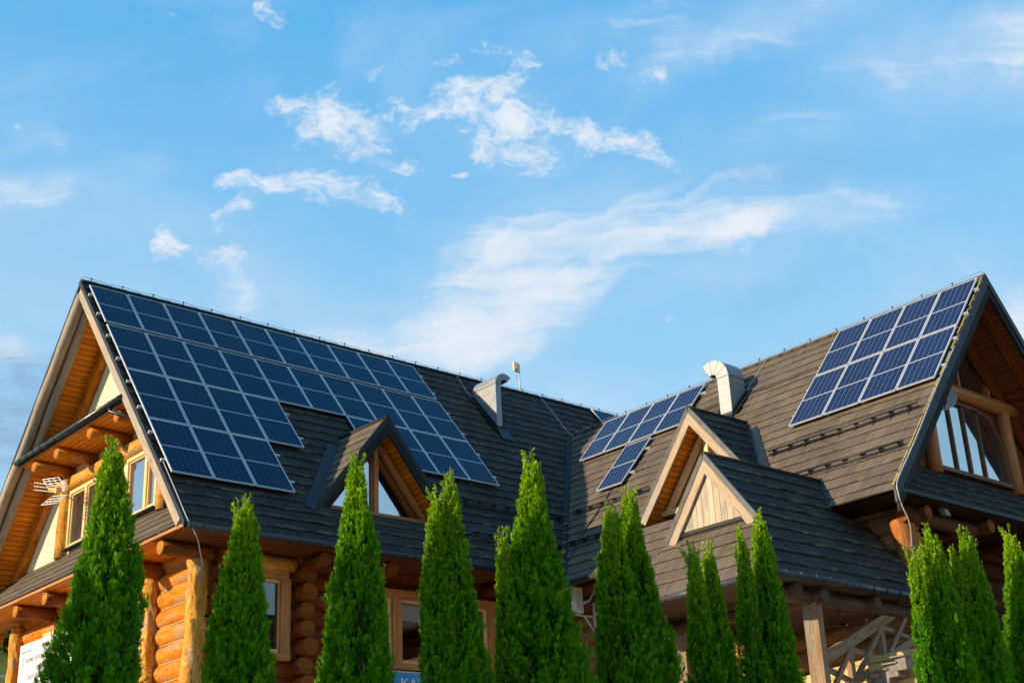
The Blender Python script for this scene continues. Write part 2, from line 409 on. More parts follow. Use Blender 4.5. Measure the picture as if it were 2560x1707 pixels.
def shingle(name, lo, hi, course=.36, lichen=.5, patch=.5, rough=.8, pvar=1.0, grain=14.0):
    """u along the eave, v down the slope, courses of fixed depth"""
    m, t, b, o = mat(name)
    uv = UV(t); u, v, _ = t.sep(uv)
    cv = t.math('DIVIDE', v, course); row = t.math('FLOOR', cv); fr = t.math('SUBTRACT', cv, row)
    r1 = t.node('ShaderNodeTexWhiteNoise', noise_dimensions='1D'); t.put(r1.inputs['W'], row)
    us = t.math('ADD', u, t.math('MULTIPLY', r1.outputs['Value'], 1.3))
    wd = t.math('FLOOR', t.math('DIVIDE', t.math('ADD', us, t.math('MULTIPLY', t.noise(t.comb(us, row, 0), 1.1, 2, .5), .7)), .42))
    r2 = t.node('ShaderNodeTexWhiteNoise', noise_dimensions='2D'); t.put(r2.inputs['Vector'], t.comb(wd, row, 0))
    tile = t.ramp(r2.outputs['Value'], .55, .95, 0, patch)
    streak = t.noise(t.scale(uv, grain, 1.6, 1), 1.0, 4, .6, .25)
    speck = t.noise(uv, 90, 3, .7)
    blotch = t.noise(uv, .55, 5, .6, .3)
    fac = t.math('ADD', t.math('MULTIPLY', streak, .55), t.math('MULTIPLY', blotch, .45))
    col = t.mix(t.ramp(fac, .33, .67), lo, hi)
    col = t.mix(tile, col, tuple(min(1, c*1.75) for c in hi))
    col = t.mix(t.ramp(speck, .45, .7, 0, .35), col, tuple(c*.5 for c in lo))
    # wood-shake grooves pressed into the sheet, at uneven spacing
    gw = t.math('MULTIPLY', t.math('ADD', us, t.math('MULTIPLY', t.noise(t.comb(t.math('MULTIPLY', us, 3.0), row, 0), 1.3, 2, .5), .22)), 9.0)
    gf = t.math('FRACT', gw); gl = t.ramp(gf, .0, .16, 1, 0)
    r3 = t.node('ShaderNodeTexWhiteNoise', noise_dimensions='2D'); t.put(r3.inputs['Vector'], t.comb(t.math('FLOOR', gw), row, 0))
    gl = t.math('MULTIPLY', gl, t.ramp(r3.outputs['Value'], .3, .9, 0.0, .55))
    col = t.mix(gl, col, tuple(c*.45 for c in lo))
    # lichen along the lower lip of each course
    ln = t.noise(t.scale(uv, 2.6, 5, 1), 1.0, 7, .7, .4)
    lm = t.math('MULTIPLY', t.ramp(fr, .55, 1.0), t.ramp(ln, .66-.26*lichen, .9-.26*lichen, 0, .75))
    col = t.mix(lm, col, (.17, .17, .07))
    sp = t.node('ShaderNodeTexVoronoi'); t.put(sp.inputs['Vector'], uv); sp.inputs['Scale'].default_value = 2.3
    dots = t.math('MULTIPLY', t.ramp(sp.outputs['Distance'], .015, .05, 1, 0), t.ramp(t.sep(sp.outputs['Color'])[0], .80, .84, 0, .85))
    col = t.mix(dots, col, (.55, .55, .48))
    t.put(b.inputs['Base Color'], col)
    b.inputs['Roughness'].default_value = rough; b.inputs['Specular IOR Level'].default_value = .35
    h = t.math('SUBTRACT', t.math('ADD', t.math('MULTIPLY', streak, .6), t.math('MULTIPLY', speck, .25)), t.math('MULTIPLY', gl, .9))
    bump(t, b, h, .5, .006)
    return m

def cells(name, c0, c1, dot, line, ncol, nrow, mid=.007, gap_u=.055, dot_w=.085, dot_h=.16, hline=.35, vline=.25):
    """solar cells drawn in panel coordinates 0..1"""
    m, t, b, o = mat(name)
    u, v, _ = t.sep(UV(t))
    inm = .018
    uu = t.math('MULTIPLY', u, float(ncol)); vv = t.math('MULTIPLY', v, float(nrow))
    fu = t.math('FRACT', uu); fv = t.math('FRACT', vv)
    eu = t.math('MINIMUM', fu, t.math('SUBTRACT', 1.0, fu)); ev = t.math('MINIMUM', fv, t.math('SUBTRACT', 1.0, fv))
    cid = t.node('ShaderNodeTexWhiteNoise', noise_dimensions='3D')
    ob = t.node('ShaderNodeObjectInfo')
    t.put(cid.inputs['Vector'], t.comb(t.math('FLOOR', uu), t.math('FLOOR', vv), ob.outputs['Random']))
    col = t.mix(cid.outputs['Value'], c0, c1)
    pan = t.ramp(ob.outputs['Random'], 0, 1, 0, .35)
    col = t.mix(pan, col, tuple(c*.7 for c in c0))
    hl = t.ramp(ev, .02, .10, hline, 0); vl = t.ramp(eu, .008, .03, vline, 0)
    col = t.mix(t.math('MAXIMUM', hl, vl), col, line)
    du = t.math('DIVIDE', eu, dot_w); dv = t.math('DIVIDE', ev, dot_h)
    dd = t.ramp(t.math('ADD', du, dv), .6, 1.0, 1, 0)
    # no dots on the rim
    rim = t.math('MULTIPLY', t.ramp(t.math('MINIMUM', u, t.math('SUBTRACT', 1.0, u)), .02, .03), t.ramp(t.math('MINIMUM', v, t.math('SUBTRACT', 1.0, v)), .006, .012))
    col = t.mix(t.math('MULTIPLY', dd, rim), col, dot)
    md = t.ramp(t.math('ABSOLUTE', t.math('SUBTRACT', v, .5)), mid, mid*1.25, 1, 0)
    col = t.mix(md, col, (.62, .66, .70))
    t.put(b.inputs['Base Color'], col)
    dirt = t.noise(OBJ(t), 2.2, 5, .6)
    t.put(b.inputs['Roughness'], t.ramp(dirt, .3, .8, .08, .20))
    b.inputs['Specular IOR Level'].default_value = .07
    return m

def glass_mirror(name, fac, tint=(.9, .93, .96), dark=(.012, .012, .014), rough=.015):
    """a coated pane: part mirror, part dark room"""
    m, t, b, o = mat(name)
    b.inputs['Base Color'].default_value = (*dark, 1); b.inputs['Roughness'].default_value = .2
    g = t.node('ShaderNodeBsdfGlossy'); g.inputs['Color'].default_value = (*tint, 1); g.inputs['Roughness'].default_value = rough
    n = t.noise(OBJ(t), 1.4, 2, .5); bn = t.node('ShaderNodeBump'); bn.inputs['Strength'].default_value = .08; bn.inputs['Distance'].default_value = .01
    t.l.new(n, bn.inputs['Height']); t.l.new(bn.outputs[0], g.inputs['Normal'])
    mx = t.node('ShaderNodeMixShader'); mx.inputs[0].default_value = fac
    t.l.new(b.outputs[0], mx.inputs[1]); t.l.new(g.outputs[0], mx.inputs[2]); t.l.new(mx.outputs[0], o.inputs[0])
    return m
def glass_clear(name, fac=.14):
    m, t, b, o = mat(name)
    tr = t.node('ShaderNodeBsdfTransparent'); tr.inputs['Color'].default_value = (.8, .82, .82, 1)
    g = t.node('ShaderNodeBsdfGlossy'); g.inputs['Roughness'].default_value = .01
    fr = t.node('ShaderNodeFresnel'); fr.inputs['IOR'].default_value = 1.6
    mx = t.node('ShaderNodeMixShader'); t.l.new(t.math('ADD', fr.outputs[0], fac, clamp=True), mx.inputs[0])
    t.l.new(tr.outputs[0], mx.inputs[1]); t.l.new(g.outputs[0], mx.inputs[2]); t.l.new(mx.outputs[0], o.inputs[0])
    return m

def foliage(name, dark, mid, tipc):
    m, t, b, o = mat(name)
    at = t.node('ShaderNodeAttribute', attribute_name='tone'); r_, g_, b_ = t.sep(at.outputs['Vector'])
    col = t.mix(r_, dark, mid)
    col = t.mix(t.ramp(g_, .0, 1.0, 0, .85, False), col, tipc)
    col = t.mix(b_, col, (.16, .085, .025))
    t.put(b.inputs['Base Color'], col)
    b.inputs['Roughness'].default_value = .6; b.inputs['Specular IOR Level'].default_value = .10
    tl = t.node('ShaderNodeBsdfTranslucent'); t.put(tl.inputs['Color'], t.mix(.45, col, (.26, .46, .012)))
    mx = t.node('ShaderNodeMixShader'); mx.inputs[0].default_value = .36
    t.l.new(b.outputs[0], mx.inputs[1]); t.l.new(tl.outputs[0], mx.inputs[2]); t.l.new(mx.outputs[0], o.inputs[0])
    return m

M = {}
M['tile_shade'] = shingle('roof tile in shade', (.0105, .0078, .0062), (.0255, .0198, .0165), lichen=.8, patch=.62)  # darkened copy of the tile, shade put into slopes turned from the sun
M['tile_sun'] = shingle('roof tile in sun', (.067, .050, .037), (.118, .089, .067), lichen=.8, patch=.22)  # lighter copy of the same tile for slopes facing the sun
M['trim_dark'] = plain('dark folded metal', (.009, .012, .017), .5, .0, .3, .2, 4)
M['gutter'] = plain('gutter anthracite', (.010, .012, .015), .32, .0, .5, .15, 5)
M['gutter_brown'] = plain('gutter graphite brown', (.05, .045, .04), .32, .0, .5, .15, 5)
M['galv'] = plain('galvanised sheet', (.235, .25, .265), .46, .3, .4, .10, 5)
M['alu'] = plain('aluminium frame', (.56, .57, .59), .4, .3, .5, .06, 9)
M['black'] = plain('black powder coat', (.012, .012, .013), .45)
M['white'] = plain('white enamel', (.78, .77, .74), .4)
M['wire'] = plain('conductor wire', (.20, .23, .27), .5, .3)
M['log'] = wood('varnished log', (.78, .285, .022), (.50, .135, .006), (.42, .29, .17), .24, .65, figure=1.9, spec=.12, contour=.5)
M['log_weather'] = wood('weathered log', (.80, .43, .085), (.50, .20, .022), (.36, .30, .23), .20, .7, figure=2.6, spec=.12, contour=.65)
M['log_shade'] = wood('log darkened for shade', (.27, .056, .006), (.125, .023, .003), (.16, .085, .05), .12, .55, figure=1.3, spec=.2, contour=.35)  # log colour darkened to carry the shade on walls away from the sun
M['log_bounce'] = wood('weathered log with bounce', (.46, .27, .13), (.28, .13, .05), (.26, .19, .13), .25, .65, figure=1.5, spec=.12, contour=.35)  # weathered log, lightened to hold bounced light on the wall behind the porch
M['log_brown'] = wood('brown bracket log', (.34, .105, .018), (.18, .046, .008), (.16, .085, .05), .12, .55, figure=1.3, spec=.15, contour=.35)
M['log_end'] = wood('cut log end', (.50, .22, .05), (.28, .095, .016), (.3, .24, .19), .12, .75, knots=False, spec=.1)
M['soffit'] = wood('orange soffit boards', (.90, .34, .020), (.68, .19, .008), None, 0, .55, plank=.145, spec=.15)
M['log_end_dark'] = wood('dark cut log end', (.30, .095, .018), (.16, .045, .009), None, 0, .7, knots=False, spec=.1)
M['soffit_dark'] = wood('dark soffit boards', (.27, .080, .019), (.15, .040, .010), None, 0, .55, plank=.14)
M['cream'] = wood('cream boards', (.88, .78, .56), (.80, .66, .42), None, 0, .6, plank=.11, joint=(.42, .30, .17), knots=False)
M['frame_light'] = wood('pale window timber', (.82, .60, .30), (.68, .44, .19), None, 0, .5, knots=False)
M['frame'] = wood('window timber', (.56, .25, .075), (.38, .14, .036), None, 0, .5)
M['barge'] = wood('weathered barge board', (.47, .36, .24), (.31, .215, .135), (.36, .31, .255), .45, .7, figure=1.2)
M['barge_dark'] = wood('blackened barge board', (.030, .025, .023), (.010, .009, .009), (.075, .064, .055), .10, .7, spec=.15)
M['board_pale'] = wood('pale gablet boards', (.52, .44, .34), (.42, .335, .24), (.37, .325, .27), .3, .7, plank=.15, joint=(.2, .14, .09))
M['timber_grey'] = wood('grey porch timber', (.33, .205, .115), (.19, .108, .055), (.25, .20, .15), .30, .7, figure=1.3)
M['timber_dark'] = wood('brown porch beams', (.125, .070, .034), (.06, .031, .015), (.11, .08, .06), .2, .7, figure=1.3)
M['boards_deep_shade'] = wood('boards darkened for deep shade', (.075, .028, .012), (.035, .013, .006), None, 0, .65, plank=.14, spec=.1)  # deep shade under the right gable is put into this board colour
M['log_deep_shade'] = wood('log darkened for deep shade', (.13, .046, .016), (.06, .020, .008), None, 0, .65, figure=1.3, spec=.1)  # log copy darkened for the same deep shade
M['panel_clad'] = wood('pale cladding boards', (.66, .48, .24), (.52, .34, .14), None, 0, .6, plank=.17, joint=(.12, .08, .04), knots=False)
M['step_grey'] = plain('grey wooden shingle', (.17, .15, .135), .8, var=.3, scale=9)
M['rope'] = plain('chinking rope', (.42, .27, .10), .9, var=.3, scale=40)
M['cell_a'] = cells('half cut cells teal', (.0012, .0165, .050), (.0018, .023, .068), (.15, .27, .34), (.009, .05, .115), 6, 24, mid=.005, dot_w=.05, dot_h=.20)
M['cell_b'] = cells('cells violet blue', (.008, .0165, .058), (.012, .022, .074), (.34, .38, .48), (.03, .045, .11), 6, 24, mid=.0045, dot_w=.085, dot_h=.22, hline=.3, vline=.3)
M['pane_sky'] = glass_mirror('coated pane', .62)
M['pane_dim'] = glass_mirror('dim coated pane', .30, dark=(.03, .018, .010))
M['pane_clear'] = glass_clear('clear pane')
M['curtain'] = plain('lace curtain', (.62, .62, .62), .9, var=.08, scale=20)
M['inside'] = plain('dark room', (.10, .045, .02), .9, var=.4, scale=2)
M['thuja'] = foliage('thuja sprays', (.008, .088, .002), (.046, .285, .003), (.40, .58, .010))
M['thuja_core'] = plain('thuja inner twigs', (.016, .030, .004), .95, spec=.03, var=.4, scale=12)
M['bark'] = plain('thuja bark', (.16, .085, .045), .9, var=.3, scale=14)

# ------------------------------------------------------------------ surveyed geometry of the house
TA, TB, TL = 1.2393, 1.1473, 1.13           # pitches: main wing front, right wing, main wing back
CA, SA = math.cos(math.atan(TA)), math.sin(math.atan(TA))
CB, SB = math.cos(math.atan(TB)), math.sin(math.atan(TB))
XB, HB, YB = 15.167, -1.757, -15.658        # right wing ridge line and its gable edge
GX, GY = 1.15, YB+1.15                      # gable walls
FY, WX = -4.6, 11.2                         # log wall lines
COURSE = .36
def pA(x, s, off=0.0): return Vector((x, -s*CA-off*SA, -s*SA+off*CA))
def pB(y, s, off=0.0): return Vector((XB-s*CB-off*SB, y, HB-s*SB+off*CB))
def roofA_z(y): return y*TA
def roofB_x(z): return XB-(HB-z)/TB

def stepped(mb, O, U, S, N, s0, s1, ulo, uhi, hole=None, t=.030, m=0, du=.30, vo=0.0):
    """courses of roof tiles: every course lifts to a lip and drops onto the next"""
    O, U, S, N = Vector(O), Vector(U), Vector(S), Vector(N)
    k = math.floor(s0/COURSE+1e-6); bounds = [s0]
    while (k+1)*COURSE < s1-.02:
        k += 1
        if k*COURSE > s0+.02: bounds.append(k*COURSE)
    bounds.append(s1)
    for a, b in zip(bounds[:-1], bounds[1:]):
        spans = [((ulo(a), uhi(a)), (ulo(b), uhi(b)))]
        if hole:
            ha, hb = hole(a), hole(b)
            if hb is not None or ha is not None:
                if ha is None: c = (hb[0]+hb[1])/2; ha = (c, c)
                if hb is None: hb = ha
                spans = [((ulo(a), ha[0]), (ulo(b), hb[0])), ((ha[1], uhi(a)), (hb[1], uhi(b)))]
        for (A0, A1), (B0, B1) in spans:
            if A1-A0 < .02 and B1-B0 < .02: continue
            A1 = max(A1, A0+.001); B1 = max(B1, B0+.001)
            n = max(1, int(max(A1-A0, B1-B0)/du))
            top, bot, low = [], [], []
            for i in range(n+1):
                f = i/n; ua, ub = A0+(A1-A0)*f, B0+(B1-B0)*f
                w = 1+.55*mnoise.noise(Vector((ub*2.1+vo, b*7.3, .5))); sw = .022*mnoise.noise(Vector((ub*1.7, b*3.1+vo, 5)))
                top.append((O+U*ua+S*a+N*.003, (ua+vo, a+.002)))
                bot.append((O+U*ub+S*(b+sw)+N*(t*w), (ub+vo, b-.002)))
                low.append((O+U*ub+S*(b+sw-.004)+N*.0, (ub+vo, b-.001)))
            for i in range(n):
                q = [top[i], bot[i], bot[i+1], top[i+1]]
                mb.face([x[0] for x in q], [x[1] for x in q], m)
                q = [bot[i], low[i], low[i+1], bot[i+1]]
                mb.face([x[0] for x in q], [x[1] for x in q], m)

def slab(mb, pts, m=0):
    mb.face(pts, None, m)
def planks(mb, p0, along, across, la, lc, m=0, both=True):
    """a boarded sheet: boards run along 'along'"""
    p0, a, c = Vector(p0), Vector(along).normalized(), Vector(across).normalized()
    ou, ov = random.uniform(0, 40), random.uniform(0, 40)
    mb.face([p0, p0+a*la, p0+a*la+c*lc, p0+c*lc], [(ou, ov), (ou+la, ov), (ou+la, ov+lc), (ou, ov+lc)], m)
def boardpoly(mb, pts, ax, m=0):
    """polygon with boards running along axis ax; uv from world coordinates"""
    pts = [Vector(q) for q in pts]; a = Vector(ax).normalized()
    n = (pts[1]-pts[0]).cross(pts[2]-pts[0]).normalized(); c = n.cross(a).normalized()
    mb.face(pts, [(q.dot(a)+40, q.dot(c)+40) for q in pts], m)

house = thing('log_house', (5, 0, -ZS), 'large log house in an L shape under steep tiled roofs', 'house')
def part(mb, name, mats, parent=None, label=None, **kw):
    o = mb.build(name, mats, parent or house, **kw)
    if label: o['label'] = label
    return o

# dormer footprints cut out of the main slopes
DA = dict(x=5.57, z=-4.0, yf=-5.13, t=1.24)
DB = dict(y=-9.79, z=-4.07, xf=11.064, t=1.235)
def holeA(s):
    z = -s*SA
    if z > DA['z']-.12 or z < -6.42: return None
    h = (DA['z']-z)/DA['t']-.10
    return (DA['x']-h, DA['x']+h) if h > .02 else None
def holeB(s):
    z = HB-s*SB
    if z > DB['z']-.12 or z < -6.42: return None
    h = (DB['z']-z)/DB['t']-.10
    return (DB['y']-h-YB, DB['y']+h-YB) if h > .02 else None

# ---- main wing roof
S_A, S_B = 9.62, 7.85
mb = MB()
def uhiA(s):
    z = -s*SA
    return 21.0 if z > HB else roofB_x(z)+.06
stepped(mb, (0, 0, 0), (1, 0, 0), (0, -CA, -SA), (0, -SA, CA), 0.0, S_A, lambda s: -.02, uhiA, holeA)
cl, sl = math.cos(math.atan(TL)), math.sin(math.atan(TL))
stepped(mb, (0, 0, 0), (1, 0, 0), (0, cl, -sl), (0, sl, cl), 0.0, 9.9, lambda s: -.02, lambda s: 21.0, du=2.0)
roof = part(mb, 'roof', M['tile_shade'], label='shaded tiled roof of the long left wing')
# right wing roof
mb = MB()
def uhiB(s):
    z = HB-s*SB
    return z/TA-YB+.06
stepped(mb, (XB, YB, HB), (0, 1, 0), (-CB, 0, -SB), (-SB, 0, CB), 0.0, S_B, lambda s: 0.0, uhiB, holeB, vo=60)
stepped(mb, (XB, YB, HB), (0, 1, 0), (CB, 0, -SB), (SB, 0, CB), 0.0, 7.9, lambda s: 0.0, lambda s: 15.0, du=2.0)
roof_b = part(mb, 'roof', M['tile_sun'], label='brown sunlit tiled roof of the right wing')

# ridge caps
mb = MB()
for i in range(52):
    mb.tube([(i*.40-.02, 0, .015), (i*.40+.39, 0, .028)], .062, 8)
part(mb, 'ridge_cap', M['trim_dark'], roof)
mb = MB()
for i in range(38):
    y = YB+i*.40
    if y+.4 < HB/TA+.1: mb.tube([(XB, y, HB+.015), (XB, y+.39, HB+.028)], .062, 8)
part(mb, 'ridge_cap', M['tile_sun'], roof_b)

# valley flashing with its small clips
mb = MB()
def vpt(z): return Vector((roofB_x(z), z/TA, z))
nA, nB = Vector((0, -SA, CA)), Vector((-SB, 0, CB))
zz = np.linspace(HB-.12, -7.5, 9)
dv = (vpt(-7)-vpt(-3)).normalized()
ea = nA.cross(dv).normalized(); ea = ea if ea.x < 0 else -ea
eb = nB.cross(dv).normalized(); eb = eb if eb.y < 0 else -eb
for a, b in zip(zz[:-1], zz[1:]):
    pa, pb = vpt(a), vpt(b)
    mb.face([pa+(nA+nB)*.03, pa+ea*.11+nA*.042, pb+ea*.11+nA*.042, pb+(nA+nB)*.03])
    mb.face([pa+(nA+nB)*.03, pb+(nA+nB)*.03, pb+eb*.11+nB*.042, pa+eb*.11+nB*.042])
part(mb, 'valley_flashing', M['trim_dark'], roof)
mb = MB()
for z in (-5.7, -6.05, -6.4, -6.75, -7.1, -7.4):
    q = vpt(z)
    mb.tube([q+ea*.10+nA*.06, q+(nA+nB)*.045, q+eb*.10+nB*.06], .007, 4)
part(mb, 'valley_clip', M['alu'], roof)

# roof undersides that close the attic from light
mb = MB()
slab(mb, [pA(.0, .3, -.2), pA(20, .3, -.2), pA(20, 9.0, -.2), pA(.0, 9.0, -.2)])
u2 = MB()
# (cut round the dormer: three sheets)
u2.face([pA(.05, .25, -.16), pA(3.0, .25, -.16), pA(3.0, S_A-.05, -.16), pA(.05, S_A-.05, -.16)])
u2.face([pA(8.1, .25, -.16), pA(12, .25, -.16), pA(11.0, S_A-.05, -.16), pA(8.1, S_A-.05, -.16)])
part(u2, 'roof_lining', M['soffit_dark'], roof)

# ---- gutters
def gutter(y0, y1, name, m, parent, r=.072, step=.75):
    mb = MB(); p0, p1 = Vector(y0), Vector(y1); L = (p1-p0).length; d = (p1-p0)/L
    mb.tube([p0, p1], r, 12)
    k = .3
    while k < L:
        q = p0+d*k; mb.tube([q-d*.012, q+d*.012], r*1.09, 12); k += step
    return part(mb, name, m, parent)
gutter((.02, -6.10, -7.56), (9.98, -6.10, -7.56), 'gutter', M['gutter'], roof)
gutter((9.96, -6.2, -7.74), (9.96, -12.2, -7.74), 'gutter', M['gutter_brown'], roof_b)

# ---- left gable: barge boards, log rafters, soffit
mb = MB()
for (t, sg) in ((TA, -1), (TL, 1)):
    a = [(-.035, 0, .03), (-.035, sg*6.04, -t*6.04+.03), (-.035, sg*6.04, -t*6.04-.13), (-.035, 0, -.13)]
    if sg > 0: a = [(x, y*1.08, z if abs(y) < .1 else -TL*y*1.08+(z+TL*6.04)) for x, y, z in a]
    mb.prism(a, (.05, 0, 0))
part(mb, 'verge_trim', M['trim_dark'], roof)
mb = MB()
d = Vector((0, -1, -TA)).normalized(); n = Vector((0, -TA, 1)).normalized()
mb.beam(Vector((-.02, -.02, -.29)), Vector((-.02, -5.80, -.29-TA*5.78)), .05, .20, n)
part(mb, 'barge_board', M['barge'], roof)
mb = MB()
mb.log((.06, .02, -.34), (.06, 6.5, -.34-TL*6.48), .135, .145, wob=.07, bend=.04, n=16, gnarl=.04)
part(mb, 'log_rafter', M['barge'], roof)
mb = MB(); mb.log((.30, .02, -.52), (.30, 6.5, -.52-TL*6.48), .10, .115, wob=.09, bend=.04, n=16, gnarl=.05)
part(mb, 'log_rafter', M['barge'], roof)
mb = MB()
dl = Vector((0, 1, -TL)).normalized()
planks(mb, (.12, .0, -.36), (1, 0, 0), dl, 1.25, 10.0)
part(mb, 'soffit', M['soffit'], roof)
mb = MB()
mb.beam((1.05, .0, -.62), (1.05, 5.6, -.62-TL*5.6), .16, .30, (0, TL, 1))
part(mb, 'wall_rafter', M['log'], roof)

# ---- left gable wall
mb = MB()
boardpoly(mb, [(GX, -4.6, -6.4), (GX, 5.1, -6.4), (GX, 0, -.55)], (0, 0, 1))
part(mb, 'gable_wall', M['cream'], label='cream boarded gable wall over the lower skirt roof')
mb = MB()
mb.log((GX-.05, 2.75, -4.50), (GX-.05, -3.3, -4.50), .20, wob=.06, bend=.03, n=16)
mb.log((GX-.02, 2.52, -4.4), (GX-.02, 2.52, -6.35), .19, .21, wob=.07, n=14)
mb.log((GX-.02, -2.85, -4.4), (GX-.02, -2.85, -6.35), .19, .21, wob=.07, n=14)
part(mb, 'wall_timber', M['log_weather'])
def gable_window(y0, y1, z0, z1, x, pane_m, name='window', mull=None, fm='frame_light', curt=False):
    mb = MB(); w = .085; x0, x1 = x-.10, x+.01
    mb.beam((x-.05, y0-w/2, z0), (x-.05, y0-w/2, z1), .11, w, (0, 1, 0)); mb.beam((x-.05, y1+w/2, z0), (x-.05, y1+w/2, z1), .11, w, (0, 1, 0))
    mb.beam((x-.05, y0, z0+w/2), (x-.05, y1, z0+w/2), .104, w, (0, 0, 1)); mb.beam((x-.05, y0, z1-w/2), (x-.05, y1, z1-w/2), .104, w, (0, 0, 1))
    if mull is not None: mb.beam((x-.055, mull, z0+w), (x-.055, mull, z1-w), .09, .12, (0, 1, 0))
    # casement strips inside
    for a, b in (((y0-w, mull+.06), (mull-.06, y1+w)) if mull is not None else ((y0-w, y1+w),)):
        for yy in (a-.022, b+.022): mb.beam((x-.035, yy, z0+w), (x-.035, yy, z1-w), .06, .044, (0, 1, 0))
        for zz_ in (z0+w+.022, z1-w-.022): mb.beam((x-.036, a, zz_), (x-.036, b, zz_), .056, .044, (0, 0, 1))
    f = part(mb, name, M[fm])
    mb = MB()
    for a, b in (((y0-w, mull+.06), (mull-.06, y1+w)) if mull is not None else ((y0-w, y1+w),)):
        mb.face([(x-.022, a, z0+w), (x-.022, b, z0+w), (x-.022, b, z1-w), (x-.022, a, z1-w)])
    part(mb, 'pane', pane_m, f)
    mb = MB(); mb.beam((x-.12, y0+.06, z0-.02), (x-.12, y1-.06, z0-.02), .16, .035, (0, 0, 1)); part(mb, 'sill', M['trim_dark'], f)
    return f
gable_window(2.18, .45, -6.20, -4.70, GX, M['pane_dim'], mull=1.24)
gable_window(-.98, -2.55, -6.20, -4.70, GX, M['pane_sky'], mull=-1.98)

# small roof that shelters the gable windows
mb = MB()
stepped(mb, (GX, 3.3, -3.15), (0, -1, 0), Vector((-1.2, 0, -.72)).normalized(), Vector((-.72, 0, 1.2)).normalized(), 0, 1.38, lambda s: -.1, lambda s: 3.3+(3.15+.514*s-.35)/TA, vo=11)
hood = part(mb, 'canopy', M['tile_shade'], label='narrow canopy roof across the left gable above the windows')
gutter((-.06, 3.02, -3.93), (-.06, -2.86, -3.93), 'gutter', M['gutter'], hood, r=.075, step=.42)
mb = MB(); planks(mb, (-.01, 3.0, -4.0), (0, -1, 0), (1, 0, -.06), 5.9, 1.17); part(mb, 'soffit', M['soffit'], hood)
mb = MB(); mb.beam((-.0, 3.0, -4.0), (-.0, -2.85, -4.0), .03, .07); part(mb, 'fascia', M['trim_dark'], hood)
for y in (2.27, .95, -.91, -2.3):
    mb = MB(); mb.log((.10, y, -4.17), (1.12, y, -4.20), .135, .145, n=14, mend=1, wob=.04); part(mb, 'bracket', [M['log'], M['log_end']], hood)
mb = MB(); mb.tube([(-.06, -2.25, -3.98), (-.04, -2.30, -4.10), (.25, -2.75, -4.30), (.98, -3.12, -4.55), (1.0, -3.13, -6.56)], .042, 8)
part(mb, 'downpipe', M['gutter'], hood)

# skirt roof below the gable windows
mb = MB()
sk = Vector((-1.17, 0, -1.21)).normalized(); skn = Vector((-1.21, 0, 1.17)).normalized()
zof = lambda s: -6.27+sk.z*s
stepped(mb, (GX, 0, -6.27), (0, -1, 0), sk, skn, 0, 1.69, lambda s: -((-zof(s)-.12)/TL), lambda s: (-zof(s)-.12)/TA, vo=23)
skirt = part(mb, 'skirt_roof', M['tile_sun'], label='brown tiled skirt roof along the left gable')
mb = MB(); planks(mb, (.02, 6.4, -7.56), (0, -1, 0), (1, 0, 0), 12.3, 1.2); part(mb, 'soffit', M['soffit'], skirt)
mb = MB(); mb.beam((.005, 6.4, -7.53), (.005, -5.98, -7.53), .03, .06); part(mb, 'fascia', M['frame'], skirt)
for y in (2.62, .90, -.85, -2.9, -4.80):
    mb = MB(); mb.log((.10, y, -7.72), (1.25, y, -7.74), .15, .16, n=14, mend=1, wob=.05); part(mb, 'bracket', [M['log_brown'], M['log_end']], skirt)
# front eave
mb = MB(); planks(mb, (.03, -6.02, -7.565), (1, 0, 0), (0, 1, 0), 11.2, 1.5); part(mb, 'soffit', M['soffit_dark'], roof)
for x in (3.55, 5.35, 7.1, 8.8):
    mb = MB(); mb.log((x, -5.65, -7.73), (x, -4.4, -7.75), .15, .16, n=14, mend=1, wob=.05); part(mb, 'bracket', [M['log_shade'], M['log_end_dark']], roof)

# ---- log walls
def log_wall(name, p, U, N, L, zs, openings, matset, r=.235, label=None, rope=True, u_start=0.0, ends=0.0):
    mb = MB(); p, U, N = Vector(p), Vector(U), Vector(N)
    for i, z in enumerate(zs):
        segs = [(u_start-(ends if i % 2 else 0), L)]
        for (a, b, lo, hi) in openings:
            if lo-.06 < z < hi+.06:
                new = []
                for s0, s1 in segs:
                    if b <= s0 or a >= s1: new.append((s0, s1)); continue
                    if a > s0: new.append((s0, a))
                    if b < s1: new.append((b, s1))
                segs = new
        for s0, s1 in segs:
            if s1-s0 < .05: continue
            mb.log(p+U*s0+Vector((0, 0, z)), p+U*s1+Vector((0, 0, z)), r, n=18, seg=.22, wob=.045, mend=1, bend=.03, gnarl=.018)
        if rope and i:
            zj = (z+zs[i-1])/2
            segs = [(u_start, L)]
            for (a, b, lo, hi) in openings:
                if lo < zj < hi:
                    new = []
                    for s0, s1 in segs:
                        if b <= s0 or a >= s1: new.append((s0, s1)); continue
                        if a > s0: new.append((s0, a))
                        if b < s1: new.append((b, s1))
                    segs = new
            for s0, s1 in segs:
                pts = []; k = s0
                while k < s1:
                    pts.append(p+U*k+N*(.145+.006*math.sin(k*60))+Vector((0, 0, zj+.006*math.cos(k*60)))); k += .05
                if len(pts) > 1: mb.tube(pts, .018, 5, 2)
    return part(mb, name, matset, label=label)
ZL = [-7.60-.392*i for i in range(9)]
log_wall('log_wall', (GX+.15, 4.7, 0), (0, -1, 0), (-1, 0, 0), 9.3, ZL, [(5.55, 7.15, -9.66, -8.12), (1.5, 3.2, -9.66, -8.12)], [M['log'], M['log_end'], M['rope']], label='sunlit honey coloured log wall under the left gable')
log_wall('log_wall', (1.35, FY+.15, 0), (1, 0, 0), (0, -1, 0), 9.9, ZL, [(.40, 1.90, -9.66, -7.98), (3.35, 9.2, -9.66, -8.1)], [M['log_shade'], M['log_end'], M['rope']], label='shaded red brown log wall of the left wing', rope=False)
